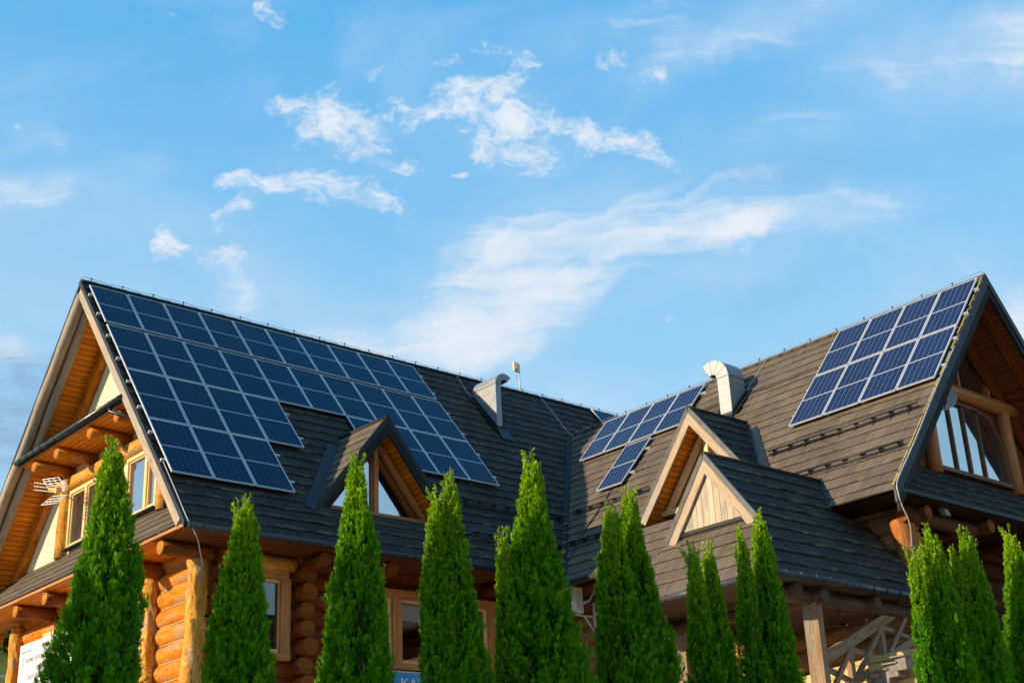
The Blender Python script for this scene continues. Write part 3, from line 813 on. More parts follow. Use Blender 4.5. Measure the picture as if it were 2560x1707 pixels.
log_wall('log_wall', (WX+.15, -4.6, 0), (0, -1, 0), (-1, 0, 0), 10.5, ZL[:8], [(4.0, 5.0, -9.7, -8.5)], [M['log_bounce'], M['log_end'], M['rope']], label='log wall of the right wing behind the porch', rope=False)
# plinth below the logs, out of the sun
mb = MB()
mb.box((1.2, -4.55, -ZS), (11.2, 4.6, -10.95)); mb.box((11.1, -14.3, -ZS), (19, 4.5, -10.95))
part(mb, 'plinth', M['step_grey'])
mb = MB()
mb.box((1.5, -.6, -10.9), (11.4, -.5, -7.4)); mb.box((11.6, -4.2, -10.9), (11.7, 4.5, -7.4))
mb.box((13.5, -14.2, -10.9), (13.6, -4.3, -7.4))
part(mb, 'inner_wall', M['inside'])
mb = MB(); mb.box((1.3, -4.4, -7.42), (11.4, 4.6, -7.36)); part(mb, 'ceiling', M['inside'])
mb = MB(); mb.box((1.3, -4.4, -10.94), (11.4, 4.6, -10.88)); part(mb, 'floor', M['inside'])
for (y, x, r0, r1, zt) in ((-4.70, 1.02, .20, .27, -7.80), (-2.66, 1.03, .165, .205, -7.80), (4.66, 1.02, .17, .20, -7.70)):
    mb = MB(); mb.log((x, y, zt), (x-.10, y, -ZS), r0, r1*1.1, n=26, seg=.07, wob=.13, bend=.05, mend=1, gnarl=.13)
    part(mb, 'corner_post', [M['log_weather'], M['log_end']])
# crossing wall: its log ends stick out of the front wall
mb = MB()
for i, z in enumerate(ZL):
    mb.log((3.52+.035*(i % 2), -5.02-.07*((i*7) % 3-1), z+.06), (3.52, -4.3, z+.06), .195, n=16, mend=1, wob=.06)
part(mb, 'cross_wall', [M['log_shade'], M['log_end_dark']])

# front windows
def front_window(x0, x1, z0, z1, posts, curtain, fm='frame', side='y'):
    mb = MB(); w = .13; y = FY-.07
    for x in [x0-.06]+posts+[x1+.06]: mb.beam((x, y, z0-.12), (x, y, z1+.02), .24, .20, (0, 1, 0))
    mb.beam((x0-.12, y, z1+.09), (x1+.12, y, z1+.09), .23, .19); mb.beam((x0-.15, y-.03, z0-.10), (x1+.15, y-.03, z0-.10), .26, .14)
    xs = [x0]+posts+[x1]
    for a, b in zip(xs[:-1], xs[1:]):
        a2, b2 = a+(.12 if a in posts else 0), b-(.12 if b in posts else 0)
        for x in (a2+.035, b2-.035): mb.beam((x, y+.02, z0), (x, y+.02, z1), .07, .07, (0, 1, 0), m=1)
        for z in (z0+.035, z1-.035): mb.beam((a2, y+.021, z), (b2, y+.021, z), .066, .07, m=1)
    f = part(mb, 'window', [M[fm], M['frame_light']])
    mb = MB()
    for a, b in zip(xs[:-1], xs[1:]):
        a2, b2 = a+(.12 if a in posts else 0)+.07, b-(.12 if b in posts else 0)-.07
        mb.face([(a2, y+.03, z0+.07), (b2, y+.03, z0+.07), (b2, y+.03, z1-.07), (a2, y+.03, z1-.07)])
    part(mb, 'pane', M['pane_clear'], f)
    if curtain:
        mb = MB()
        for a, b in zip(xs[:-1], xs[1:]):
            n = int((b-a)/.035); prev = None
            for i in range(n+1):
                x = a+(b-a)*i/n; q = y+.22+.022*math.sin(i*1.9); zb = z1-.42-.035*abs(math.sin(i*.55))
                if prev: mb.face([(prev[0], prev[1], z1), (prev[0], prev[1], prev[2]), (x, q, zb), (x, q, z1)], None, 0, True)
                prev = (x, q, zb)
        part(mb, 'curtain', M['curtain'], f)
    return f
front_window(1.75, 3.06, -9.62, -8.06, [], False)
front_window(4.75, 10.4, -9.62, -8.16, [6.08, 8.92], True)
mb = MB(); mb.log((1.5, FY-.16, -7.74), (3.30, FY-.16, -7.74), .17, n=16, mend=1, wob=.04); part(mb, 'lintel_log', [M['log_weather'], M['log_end']])
# window of the sunlit gable wall on the ground floor, behind the tall thuja
gable_window(-.95, -2.35, -9.66, -8.12, GX-.02, M['pane_sky'])
gable_window(3.1, 1.6, -9.66, -8.12, GX-.02, M['pane_sky'])
gable_window(-8.66, -9.55, -9.7, -8.5, WX-.06, M['pane_dim'])

# ---- vent chimneys (galvanised ducts with a bent hood)
def vent(O, c, r_out, r_in, w0, w1, zt, base, ang_end, along, run, label):
    """section of the hood in the (h, z) plane, drawn out along 'along' for 'run' metres"""
    H = Vector((1, 0, 0)) if along.y else Vector((0, 1, 0))
    O = Vector(O); mirror = 1.0
    def P(h, z, k): return O + H*h + along*k + Vector((0, 0, z))
    root = bpy.data.objects.new('vent_chimney', None); COL.objects.link(root); root.parent = house; root['label'] = label
    wl = parent_world(house); q0 = P(w0, base[0], 0)+Vector((0, 0, ZS)); root.location = q0-wl
    # shaft: four walls whose feet follow the roof
    mb = MB()
    f0, f1 = base
    a0, a1, b0, b1 = P(w0, zt, 0), P(w1, zt, 0), P(w0, zt, run), P(w1, zt, run)
    A0, A1, B0, B1 = P(w0, f0, 0), P(w1, f0, 0), P(w0, f1, run), P(w1, f1, run)
    for q in ([a0, a1, A1, A0], [a1, b1, B1, A1], [b1, b0, B0, B1], [b0, a0, A0, B0]): mb.face(q)
    # folded seams round the shaft
    n = 6
    for i in range(1, n):
        z = zt+(f0-zt)*i/n
        def kk(zq): return run if zq > f1 else run*(f0-zq)/(f0-f1)
        k = kk(z); e = .001; sg = 1 if w1 > w0 else -1
        lp = [P(w0-e*sg, z, -e), P(w1+e*sg, z, -e), P(w1+e*sg, z, k), P(w0-e*sg, z, k)]
        mb.tube([lp[3], lp[0], lp[1], lp[2]], .0022, 4)
    # band under the hood
    e = .012; sg = 1 if w1 > w0 else -1
    lp = [P(w0-e*sg, zt, -e), P(w1+e*sg, zt, -e), P(w1+e*sg, zt, run+e), P(w0-e*sg, zt, run+e), P(w0-e*sg, zt, -e)]
    for i in range(4): mb.beam(lp[i]+Vector((0, 0, .012)), lp[i+1]+Vector((0, 0, .012)), .02, .035)
    part(mb, 'shaft', M['galv'], root)
    # hood
    mb = MB(); n = 16; ro, ri = [], []
    for i in range(n+1):
        th = math.pi-(math.pi-ang_end)*i/n
        cs, sn = math.cos(th)*mirror, math.sin(th)
        ro.append((c[0]+r_out*cs, c[1]+r_out*sn)); ri.append((c[0]+r_in*cs, c[1]+r_in*sn))
    tip = ro[-1]
    for i in range(n):
        mb.face([P(*ro[i], -.01), P(*ro[i+1], -.01), P(*ro[i+1], run+.01), P(*ro[i], run+.01)], None, 0, True)
        mb.face([P(*ri[i], -.01), P(*ri[i], run+.01), P(*ri[i+1], run+.01), P(*ri[i+1], -.01)], None, 1, True)
        mb.face([P(*ro[i], -.012), P(*ri[i], -.012), P(*ri[i+1], -.012), P(*ro[i+1], -.012)])
        mb.face([P(*ro[i], run+.012), P(*ro[i+1], run+.012), P(*ri[i+1], run+.012), P(*ri[i], run+.012)])
    for i in (4, 8, 12): mb.tube([P(*ro[i], -.014), P(*ri[i], -.014)], .006, 4)
    mb.tube([P(*ro[-1], -.014), P(*ro[-1], run+.014)], .014, 6); mb.tube([P(*ri[-1], -.014), P(*ri[-1], run+.014)], .008, 6)
    mb.tube([P(*ro[-1], -.012), P(*ri[-1], -.012)], .008, 5)
    # dark throat
    mb.face([P(*ro[-2], .01), P(*ri[-2], .01), P(*ri[-2], run-.01), P(*ro[-2], run-.01)], None, 1)
    part(mb, 'hood', [M['galv'], M['black']], root)
    # dark upstand flashing at the foot
    mb = MB(); g = .07
    up = .16
    for (h0, h1, k0, k1, z0, z1) in ((w0-g*sg, w1+g*sg, -g, -g, f0, f0), (w0-g*sg, w0-g*sg, -g, run, f0, f1), (w1+g*sg, w1+g*sg, -g, run, f0, f1)):
        mb.prism([P(h0, z0-.3, k0), P(h1, z1-.3, k1), P(h1, z1+up*.55, k1), P(h0, z0+up*.55, k0)], (along*.02 if k0 == k1 else H*(.02*(1 if h0 == w0-g*sg else -1)*sg)))
    for (hh, s2) in ((w0-g*sg, -1), (w1+g*sg, 1)):
        mb.face([P(hh, f0-.02, -g), P(hh+s2*sg*.16, f0-.02, -g*2), P(hh+s2*sg*.16, f1+.04, run), P(hh, f1+.04, run)])
    mb.face([P(w0-.1*sg, f0+.02, -g), P(w1+.1*sg, f0+.02, -g), P(w1+.14*sg, f0-.42, -.40), P(w0-.14*sg, f0-.42, -.40)])
    part(mb, 'flashing', M['trim_dark'], root)
    return root
vent((0, -1.76, 0), (12.31, -.73), .355, .155, 11.955, 12.155, -.73, (-1.76*TA+.02, -.73*TA+.02), R(50), Vector((0, 1, 0)), 1.03, 'galvanised vent chimney on the shaded slope, its hood open to the right')
vent((13.6, 0, 0), (-8.515, -2.43), .525, .145, -9.04, -8.66, -2.43, (HB-(XB-13.6)*TB+.02, HB-(XB-14.21)*TB+.02), R(55), Vector((1, 0, 0)), .61, 'galvanised vent chimney on the brown slope, its hood open to the left')

# ---- dormer on the main wing
def dormer(O, U, side, t, depth_to_roof, z_floor, tilem, bargem, yw, post, sill_z, soff, glass, label, second=None, frame='frame', metal='trim_dark', edge=None):
    """O ridge front end, U back along the ridge, side = unit sideways; every piece is placed from these"""
    O, U, Sd = Vector(O), Vector(U), Vector(side)
    c, s = 1/math.sqrt(1+t*t), t/math.sqrt(1+t*t)
    zf = lambda q: O.z-q*s
    mb = MB()
    for sg in (1, -1):
        S = Sd*(sg*c)+Vector((0, 0, -s)); N = Sd*(sg*s)+Vector((0, 0, c))
        smax = (O.z-z_floor)/s
        stepped(mb, O, U, S, N, 0, smax, lambda q: -.06, lambda q: max(depth_to_roof(zf(q))+.10, -.05), m=0 if sg > 0 or second is None else 1, vo=31*sg, t=.026)
    d = part(mb, 'dormer', [M[tilem]] if second is None else [M[tilem], M[second]], label=label)
    mb = MB()
    back = depth_to_roof(O.z)
    mb.tube([O-U*.07+Vector((0, 0, .01)), O+U*(back+.02)+Vector((0, 0, .02))], .05, 8)
    part(mb, 'ridge_cap', M[tilem], d)
    L = (O.z-z_floor)/s
    mb = MB(); mb2 = MB(); mb3 = MB()
    for sg in (1, -1):
        S = Sd*(sg*c)+Vector((0, 0, -s)); N = Sd*(sg*s)+Vector((0, 0, c))
        e0, e1 = O-U*.075, O-U*.075+S*(L+.06)
        mb2.prism([e0+N*.035, e1+N*.035, e1-N*.085, e0-Vector((0, 0, .13))], U*.05)
        k = .012*sg
        mb.prism([e0-Vector((0, 0, .13))-U*k*0, e1-N*.085, e1-N*.27, e0-Vector((0, 0, .43))], U*.045)
        # soffit under the tiles
        a0 = O-U*.02-Vector((0, 0, .22)); run = yw+.12
        planks(mb3, a0, U, S, run, L)
    part(mb2, 'verge_trim', M[metal], d); part(mb, 'barge_board', M[bargem], d); part(mb3, 'soffit', M[soff], d)
    # window wall set back from the front
    W = O+U*yw; h_in = (O.z-.30-sill_z); hw = h_in/t
    mb = MB()
    apex = W-Vector((0, 0, .26))
    mb.face([W-Sd*(hw+.35)+Vector((0, 0, sill_z-.45-O.z)), W+Sd*(hw+.35)+Vector((0, 0, sill_z-.45-O.z)), apex+U*.02])
    wall = part(mb, 'gable_wall', M['soffit_dark'], d)
    mb = MB()
    fr = W-U*.09
    mb.beam(fr+Vector((0, 0, sill_z-O.z)), fr-Vector((0, 0, .34)), .13, .12, Sd)
    for sg in (1, -1):
        S = Sd*(sg*c)+Vector((0, 0, -s)); N = Sd*(sg*s)+Vector((0, 0, c))
        a = fr-Vector((0, 0, .44)); mb.beam(a, a+S*((h_in-.1)/s), .12, .13, N)
        b = fr+U*.03-Vector((0, 0, .78)); 
    mb.beam(fr-Sd*(hw+.1)+Vector((0, 0, sill_z-.05-O.z)), fr+Sd*(hw+.1)+Vector((0, 0, sill_z-.05-O.z)), .15, .12)
    f = part(mb, 'window', M[frame], d)
    mb = MB(); g = fr+U*.05
    top = O.z-.62; bz = sill_z+.02
    for sg in (1, -1):
        x0 = .05; x1 = (top-bz)/t
        pts = [g+Sd*(sg*x0)+Vector((0, 0, bz-O.z)), g+Sd*(sg*x1)+Vector((0, 0, bz-O.z)), g+Sd*(sg*x0)+Vector((0, 0, top-x0*t-O.z))]
        mb.face(pts)
    part(mb, 'pane', M[glass], f)
    return d
dormer((DA['x'], DA['yf'], DA['z']), (0, 1, 0), (1, 0, 0), DA['t'], lambda z: z/TA-DA['yf'], -6.60, 'tile_shade', 'barge_dark', .58, None, -6.22, 'soffit', 'pane_sky', 'dormer with blackened barge boards on the shaded roof', second='tile_sun')
dormer((DB['xf'], DB['y'], DB['z']), (1, 0, 0), (0, -1, 0), DB['t'], lambda z: roofB_x(z)-DB['xf'], -6.35, 'tile_shade', 'barge', .60, None, -6.20, 'soffit', 'pane_sky', 'dormer with weathered pale barge boards on the brown roof', second='tile_sun', frame='frame_light', metal='gutter_brown')
# side flashings of the dormers
def strip(mb, a, b, w, n):
    a, b, n = Vector(a), Vector(b), Vector(n); d = (b-a).normalized(); e = n.cross(d).normalized()
    mb.face([a+n*.045, b+n*.045, b+e*w+n*.04, a+e*w+n*.04]); mb.face([a+n*.045, b+n*.045, b-n*.05, a-n*.05]); mb.face([a+e*w+n*.04, b+e*w+n*.04, b+e*w-n*.05, a+e*w-n*.05])
mb = MB()
for sg in (-1, 1):
    a = Vector((DA['x']+sg*.35, 0, DA['z']-.35*DA['t'])); a.y = a.z/TA
    b = Vector((DA['x']+sg*2.13, 0, -6.64)); b.y = b.z/TA
    strip(mb, a, b, .26*(-sg)*-1 if False else .26*sg*(1), nA)
part(mb, 'valley_flashing', M['trim_dark'], roof)
mb = MB()
for sg in (-1, 1):
    a = Vector((0, DB['y']+sg*.3, DB['z']-.3*DB['t'])); a.x = roofB_x(a.z)
    b = Vector((0, DB['y']+sg*1.9, -6.42)); b.x = roofB_x(b.z)
    strip(mb, a, b, -.26*sg, nB)
part(mb, 'valley_flashing', M['trim_dark'], roof_b)

# ---- porch with its half-hipped roof
PY, PZ, PT = -13.45, -6.87, 1.32
pc, ps = 1/math.sqrt(1+PT*PT), PT/math.sqrt(1+PT*PT)
GZ, EZ, HX0, HX1 = -8.28, -9.66, 7.22, 6.05
mb = MB()
zP = lambda q: PZ-q*ps
def hipx(z): return 7.08 if z > GZ else HX0-(GZ-z)*(HX0-HX1)/(GZ-EZ)
for sg in (-1, 1):
    stepped(mb, (0, PY, PZ), (1, 0, 0), (0, sg*pc, -ps), (0, sg*ps, pc), 0, (PZ-EZ)/ps, lambda q: hipx(zP(q)), lambda q: roofB_x(zP(q))+.1 if zP(q) > -7.75 else 10.95, vo=70+sg, m=0)
hs = Vector((HX1-HX0, 0, EZ-GZ)); hl = hs.length; hs.normalize(); hn = Vector((hs.z, 0, -hs.x))
zH = lambda q: GZ+hs.z*q
stepped(mb, (HX0, PY, GZ), (0, 1, 0), hs, hn, 0, hl, lambda q: -(PZ-zH(q))/PT, lambda q: (PZ-zH(q))/PT, vo=90, m=1)
porch = part(mb, 'porch_roof', [M['tile_shade'], M['tile_sun']], label='half hipped porch roof in front of the right wing')
mb = MB(); mb.tube([(7.04, PY, PZ+.01), (10.7, PY, PZ+.02)], .05, 8); part(mb, 'ridge_cap', M['tile_shade'], porch)
mb = MB()
boardpoly(mb, [(7.10, PY-1.10, GZ+.02), (7.10, PY+1.10, GZ+.02), (7.10, PY, PZ-.10)], (0, 0, 1)); part(mb, 'gablet', M['board_pale'], porch)
mb = MB(); mb2 = MB()
for sg in (-1, 1):
    S = Vector((0, sg*pc, -ps)); N = Vector((0, sg*ps, pc)); L = (PZ-GZ)/ps
    e0, e1 = Vector((7.02, PY, PZ)), Vector((7.02, PY, PZ))+S*(L+.12)
    mb2.prism([e0+N*.035, e1+N*.035, e1-N*.07, e0-Vector((0, 0, .11))], (.05, 0, 0))
    mb.prism([e0+Vector((.012, 0, -.11)), e1-N*.07+Vector((.012, 0, 0)), e1-N*.25+Vector((.012, 0, 0)), e0+Vector((.012, 0, -.40))], (.05, 0, 0))
part(mb2, 'verge_trim', M['gutter_brown'], porch); part(mb, 'barge_board', M['barge'], porch)
mb = MB(); strip(mb, (7.18, PY-1.08, GZ+.03), (7.18, PY+1.08, GZ+.03), .13, -hn if hn.x > 0 else hn); part(mb, 'gablet_flashing', M['gutter_brown'], porch)
hw = (PZ-EZ)/PT
gutter((HX1-.05, PY+hw, EZ-.06), (HX1-.05, PY-hw-.05, EZ-.06), 'gutter', M['gutter_brown'], porch, r=.07)
gutter((HX1-.06, PY-hw-.05, EZ-.06), (10.9, PY-hw-.05, EZ-.06), 'gutter', M['gutter'], porch, r=.07, step=.42)
mb = MB(); planks(mb, (HX1+.02, PY-hw, EZ-.10), (1, 0, 0), (0, 1, 0), 5.0, 2*hw); part(mb, 'soffit', M['timber_dark'], porch)
mb = MB()
mb.log((6.25, -15.15, -9.92), (11.2, -15.15, -9.92), .135, n=12, wob=.04); mb.log((6.25, -11.8, -9.92), (11.2, -11.8, -9.92), .135, n=12)
mb.log((7.60, -15.45, -9.93), (7.60, -11.4, -9.93), .13, n=12); mb.log((9.2, -15.45, -9.90), (9.2, -14.6, -9.90), .12, n=12)
mb.log((6.9, -15.42, -9.86), (6.9, -14.7, -9.86), .115, n=12)
part(mb, 'beam', M['timber_dark'], porch)
for (x, y) in ((7.60, -15.13), (7.72, -11.86)):
    mb = MB(); mb.beam((x, y, -10.02), (x-.04, y, -ZS), .27, .25, (math.cos(.25), math.sin(.25), 0)); part(mb, 'porch_post', M['timber_grey'])
# stair railing along the right side of the porch
mb = MB(); y = -15.12
mb.beam((7.70, y, -11.02), (10.75, y, -9.66), .13, .19, (0, 0, 1)); mb.beam((7.70, y, -11.72), (10.75, y, -10.38), .12, .15, (0, 0, 1))
def rl(x): return -11.02+(x-7.70)*.446, -11.72+(x-7.70)*.439
for x in (8.55, 9.62): 
    a, b = rl(x); mb.beam((x, y, b), (x, y, a), .12, .10, (0, 1, 0))
for x0, x1 in ((7.75, 8.5), (8.6, 9.55), (9.68, 10.6)):
    a0, b0 = rl(x0); a1, b1 = rl(x1)
    mb.beam((x0, y+.02, a0-.12), (x1, y+.02, b1+.05), .07, .085, (0, 0, 1)); mb.beam((x0, y-.05, b0+.05), (x1, y-.05, a1-.12), .07, .085, (0, 0, 1))
part(mb, 'stair_railing', M['timber_grey'])
# boarded stair wall and its shingled steps
mb = MB()
CX = 9.0
q = [(CX, -12.6, -13.3), (CX, -16.6, -13.3), (CX, -16.6, -10.86), (CX, -15.4, -10.88), (CX, -14.85, -10.92), (CX, -12.6, -11.1)]
boardpoly(mb, q, (0, 1, 0)); part(mb, 'stair_cladding', M['panel_clad'])
mb = MB()
for i, (yy, zz_) in enumerate(((-15.12, -11.40), (-15.32, -11.29), (-15.52, -11.18), (-15.74, -11.10), (-15.95, -11.01))):
    for k in range(3):          # short shingles side by side on the face of each step
        mb.box((CX-.20-.035*i-.008*k, yy-.02-.075*(k+1), zz_-.24), (CX-.03, yy-.02-.075*k-.006, zz_-.025+.004*k))
    mb.box((CX-.27-.035*i, yy-.27, zz_-.022), (CX-.02, yy+.035, zz_+.004))
part(mb, 'shingled_step', M['step_grey'])

# flashing where the porch ridge runs into the brown roof
mb = MB()
def ppt(z): return Vector((roofB_x(z), PY-(PZ-z)/PT, z))
strip(mb, ppt(PZ+.05), ppt(-7.62), -.20, nB); strip(mb, ppt(PZ+.05), ppt(-7.62), .07, nB)
part(mb, 'valley_flashing', M['trim_dark'], roof_b)

# ---- right gable
mb = MB()
for sg in (-1, 1):
    a = [(XB, YB-.03, HB+.03), (XB+sg*5.18, YB-.03, HB-TB*5.18+.03), (XB+sg*5.18, YB-.03, HB-TB*5.18-.22), (XB, YB-.03, HB-.22)]
    mb.prism(a, (0, .05, 0))
part(mb, 'verge_trim', M['trim_dark'], roof_b)
mb = MB()
for sg in (-1, 1):
    a = [(XB, YB-.01, HB-.22), (XB+sg*5.1, YB-.01, HB-TB*5.1-.22), (XB+sg*5.1, YB-.01, HB-TB*5.1-.48), (XB, YB-.01, HB-.50)]
    mb.prism(a, (0, .06, 0))
part(mb, 'barge_board', M['barge_dark'], roof_b)
mb = MB()
k = 0.0
while k < 7.6:
    l = random.uniform(.25, .5)
    q = pB(YB+.06, k, .035); mb.beam(q, pB(YB+.06, min(k+l, 7.75), .04), random.uniform(.03, .065), .02, nB); k += l+random.uniform(.0, .12)
LICH = plain('lichen crust', (.25, .19, .075), .95, var=.4, scale=25)
part(mb, 'lichen_edge', LICH, roof_b)
mb = MB()
dr = Vector((1, 0, -TB)).normalized(); dlft = Vector((-1, 0, -TB)).normalized()
planks(mb, (XB, YB+.02, HB-.34), (0, 1, 0), dr, 1.3, 8); planks(mb, (XB, YB+.02, HB-.34), (0, 1, 0), dlft, 1.3, 7.25)
part(mb, 'soffit', M['soffit_dark'], roof_b)
RNG = MB()
RNG.beam((XB+.0, YB+.32, HB-.50), (XB+4.8, YB+.32, HB-.50-TB*4.8), .14, .17, (TB, 0, 1)); RNG.beam((XB, GY-.10, HB-.62), (XB+4.6, GY-.10, HB-.62-TB*4.6), .16, .30, (TB, 0, 1))
RNG.beam((XB, GY-.10, HB-.62), (XB-4.2, GY-.10, HB-.62-TB*4.2), .16, .30, (-TB, 0, 1))
RNG.beam((XB-.02, GY-.12, HB-.85), (XB+4.4, GY-.12, HB-.85-TB*4.4), .08, .12, (TB, 0, 1))
part(RNG, 'rafter', M['log_shade'], roof_b)
mb = MB(); mb.log((16.95, GY+.1, -4.12), (16.95, YB+.16, -4.10), .145, n=14, mend=1, wob=.05); part(mb, 'purlin', [M['log_shade'], M['log_end']], roof_b); mb = MB(); mb.log((XB+.0, GY, -2.75), (XB, YB+.5, -2.75), .13, n=12, mend=1)
part(mb, 'purlin', [M['log_shade'], M['log_end']], roof_b)
mb = MB()
boardpoly(mb, [(XB-3.95, GY, -6.75), (XB+3.95, GY, -6.75), (XB, GY, HB-.36)], (1, 0, 0))
gw = part(mb, 'gable_wall', M['soffit_dark'], label='dark boarded gable wall of the right wing with an arched window')
mb = MB()
mb.log((12.9, GY-.12, -4.42), (17.3, GY-.12, -4.42), .17, n=14, wob=.05)
for x in (13.36, 16.72): mb.log((x, GY-.10, -4.4), (x, GY-.10, -6.55), .165, n=14, wob=.06)
mb.beam((16.29, GY-.05, -4.25), (16.29, GY-.05, -3.35), .09, .10, (0, 1, 0)); mb.beam((15.02, GY-.05, -4.25), (15.02, GY-.05, -2.6), .09, .10, (0, 1, 0))
part(mb, 'wall_timber', [M['log_shade'] if False else wood('mid stained log', (.52, .19, .055), (.30, .095, .024), None, 0, .5, figure=1.3)])
# arched window
mb = MB(); yw_ = GY-.06; AX, AW, AZ0, AZ1 = 14.93, 1.49, -6.36, -4.68
def arch(f): # 0..pi
    q = abs(math.cos(f))**1.25*(1 if math.cos(f) > 0 else -1)
    return AX-AW*q, AZ0+(AZ1-AZ0)*max(0, 1-abs(q)**3.2)**(1/3.2)
pts = [arch(math.pi*i/24) for i in range(25)]
for a, b in zip(pts[:-1], pts[1:]): mb.beam((a[0], yw_-.05, a[1]), (b[0], yw_-.05, b[1]), .09, .055, (a[0]-AX, 0, a[1]-AZ0+.01))
def atop(x):
    q = min(1, abs(x-AX)/AW); return AZ0+(AZ1-AZ0)*max(0, 1-q**3.2)**(1/3.2)
for x in (14.33, 14.91, 15.51):
    mb.beam((x, yw_-.02, AZ0), (x, yw_-.02, atop(x)-.02), .065, .06, (0, 1, 0))
mb.beam((13.5, yw_-.04, AZ0-.02), (16.6, yw_-.04, AZ0-.02), .13, .09)
aw = part(mb, 'arched_window', [wood('arch window timber', (.17, .075, .03), (.10, .04, .015), None, 0, .5, knots=False)])
mb = MB()
mb.face([(x, yw_+.0, z) for x, z in pts][::-1])
part(mb, 'pane', M['pane_sky'], aw)
mb = MB(); mb.face([(16.42, GY-.025, -6.35), (16.56, GY-.025, -6.35), (16.56, GY-.025, -4.65), (16.42, GY-.025, -4.65)]); mb.face([(15.1, GY-.025, -4.2), (16.22, GY-.025, -4.2), (15.75, GY-.025, -3.3), (15.1, GY-.025, -2.75)])
part(mb, 'pane', M['pane_dim'], gw)
# skirt roof of the right gable
mb = MB()
sk2 = Vector((0, -1.15, -1.21)).normalized(); skn2 = Vector((0, -1.21, 1.15)).normalized()
zs2 = lambda q: -6.42+sk2.z*q
stepped(mb, (0, GY, -6.42), (1, 0, 0), sk2, skn2, 0, 1.66, lambda q: roofB_x(zs2(q)+.14), lambda q: 2*XB-roofB_x(zs2(q)+.14), vo=47)
sk_b = part(mb, 'skirt_roof', M['tile_shade'], label='shaded tiled skirt roof under the arched window')
mb = MB(); mb.beam((10.15, YB-.005, -7.64), (20.2, YB-.005, -7.64), .03, .07); part(mb, 'fascia', M['trim_dark'], sk_b)
mb = MB(); planks(mb, (10.1, YB+.0, -7.68), (1, 0, 0), (0, 1, 0), 10, 2.6); planks(mb, (10.05, YB+.1, -7.70), (0, 1, 0), (1, 0, 0), 9.0, 1.35); part(mb, 'soffit', M['boards_deep_shade'], sk_b)
for (p0, p1, r) in (((10.86, -15.18, -7.94), (13.4, -15.18, -7.94), .15), ((11.46, -15.42, -7.86), (11.46, -13.5, -7.86), .14), ((13.75, -15.45, -7.85), (13.75, -13.4, -7.86), .14), ((13.1, -15.2, -7.98), (13.1, -13.4, -7.98), .12), ((15.9, -15.3, -7.86), (15.9, -13.4, -7.86), .14)):
    mb = MB(); mb.log(p0, p1, r, n=14, mend=1, wob=.05); part(mb, 'bracket', [M['log_deep_shade'], M['log_end_dark']], sk_b)
mb = MB(); mb.log((11.12, -15.0, -7.95), (11.22, -15.0, -9.6), .25, .16, n=18, seg=.15, wob=.06); part(mb, 'corner_post', [wood('brown corner log', (.46, .17, .04), (.25, .08, .015), (.25, .18, .12), .2, .65, spec=.15)], sk_b)
mb = MB(); mb.log((13.88, -14.5, -7.8), (13.80, -14.5, -ZS), .135, .15, n=14, wob=.06); part(mb, 'balcony_post', M['log_shade'], sk_b); mb = MB(); mb.log((17.2, -14.5, -7.8), (17.2, -14.5, -ZS), .14, n=14)
part(mb, 'balcony_post', M['log_shade'], sk_b)
log_wall('log_wall', (WX, -13.2, 0), (1, 0, 0), (0, -1, 0), 8.5, ZL[:8], [], [M['log_deep_shade'], M['log_end'], M['rope']], label='log wall in deep shade under the right gable', rope=False)

# ------------------------------------------------------------------ solar panels: one of each size, then copies
def panel_proto(w, h, cellm, thin=.038):
    """local frame: x along the row, y up the slope, z off the roof"""
    root = bpy.data.objects.new('solar_panel', None); COL.objects.link(root)
    mb = MB(); f = .025; T = .035
    for a, b in (((0, -f/2, 0), (w, -f/2, 0)), ((0, f/2-h, 0), (w, f/2-h, 0))): mb.beam(a, b, f, T)
    for a, b in (((f/2, -f, 0), (f/2, f-h, 0)), ((w-f/2, -f, 0), (w-f/2, f-h, 0))): mb.beam(a, b, f, T)
    fr = mb.build('frame', M['alu'], None, world=False); fr.parent = root
    mb = MB(); mb.face([(f, f-h, .006), (w-f, f-h, .006), (w-f, -f, .006), (f, -f, .006)], [(0, 0), (1, 0), (1, 1), (0, 1)])
    mb.face([(f, -f, -.012), (w-f, -f, -.012), (w-f, f-h, -.012), (f, f-h, -.012)], [(0, 0), (.01, 0), (.01, .01), (0, .01)])
    cs = mb.build('cell_sheet', cellm, None, world=False); cs.parent = root
    return root, [fr, cs]
PROTO = {}
def place_panel(key, M4, label, group):
    w, h, cm = key
    if key not in PROTO:
        r, ch = panel_proto(w, h, M[cm]); PROTO[key] = (r, ch)
    else:
        r0, ch0 = PROTO[key]; r = r0.copy(); COL.objects.link(r)
        for c in ch0:
            d = c.copy(); COL.objects.link(d); d.parent = r
    r.matrix_world = M4
    tag(r, label, 'solar panel', group)
    return r
def frameA(x, s, off=.115):
    o = pA(x, s, off)+Vector((0, 0, ZS)); X, Y, Z = Vector((1, 0, 0)), Vector((0, CA, SA)), Vector((0, -SA, CA))
    return Matrix(((X.x, Y.x, Z.x, o.x), (X.y, Y.y, Z.y, o.y), (X.z, Y.z, Z.z, o.z), (0, 0, 0, 1)))
def frameB(y, s, off=.115):
    o = pB(y+.958, s, off)+Vector((0, 0, ZS)); X, Y, Z = Vector((0, -1, 0)), Vector((CB, 0, SB)), Vector((-SB, 0, CB))
    return Matrix(((X.x, Y.x, Z.x, o.x), (X.y, Y.y, Z.y, o.y), (X.z, Y.z, Z.z, o.z), (0, 0, 0, 1)))
ORD = ['first', 'second', 'third', 'fourth', 'fifth', 'sixth', 'seventh', 'eighth', 'ninth', 'tenth']
X0 = .073
ROWS = [(.31, 1.75, range(10)), (2.19, 1.94, range(10)), (4.16, 1.955, [0, 1, 2, 3, 6, 7, 8, 9]), (6.145, 1.94, [0, 1, 2])]
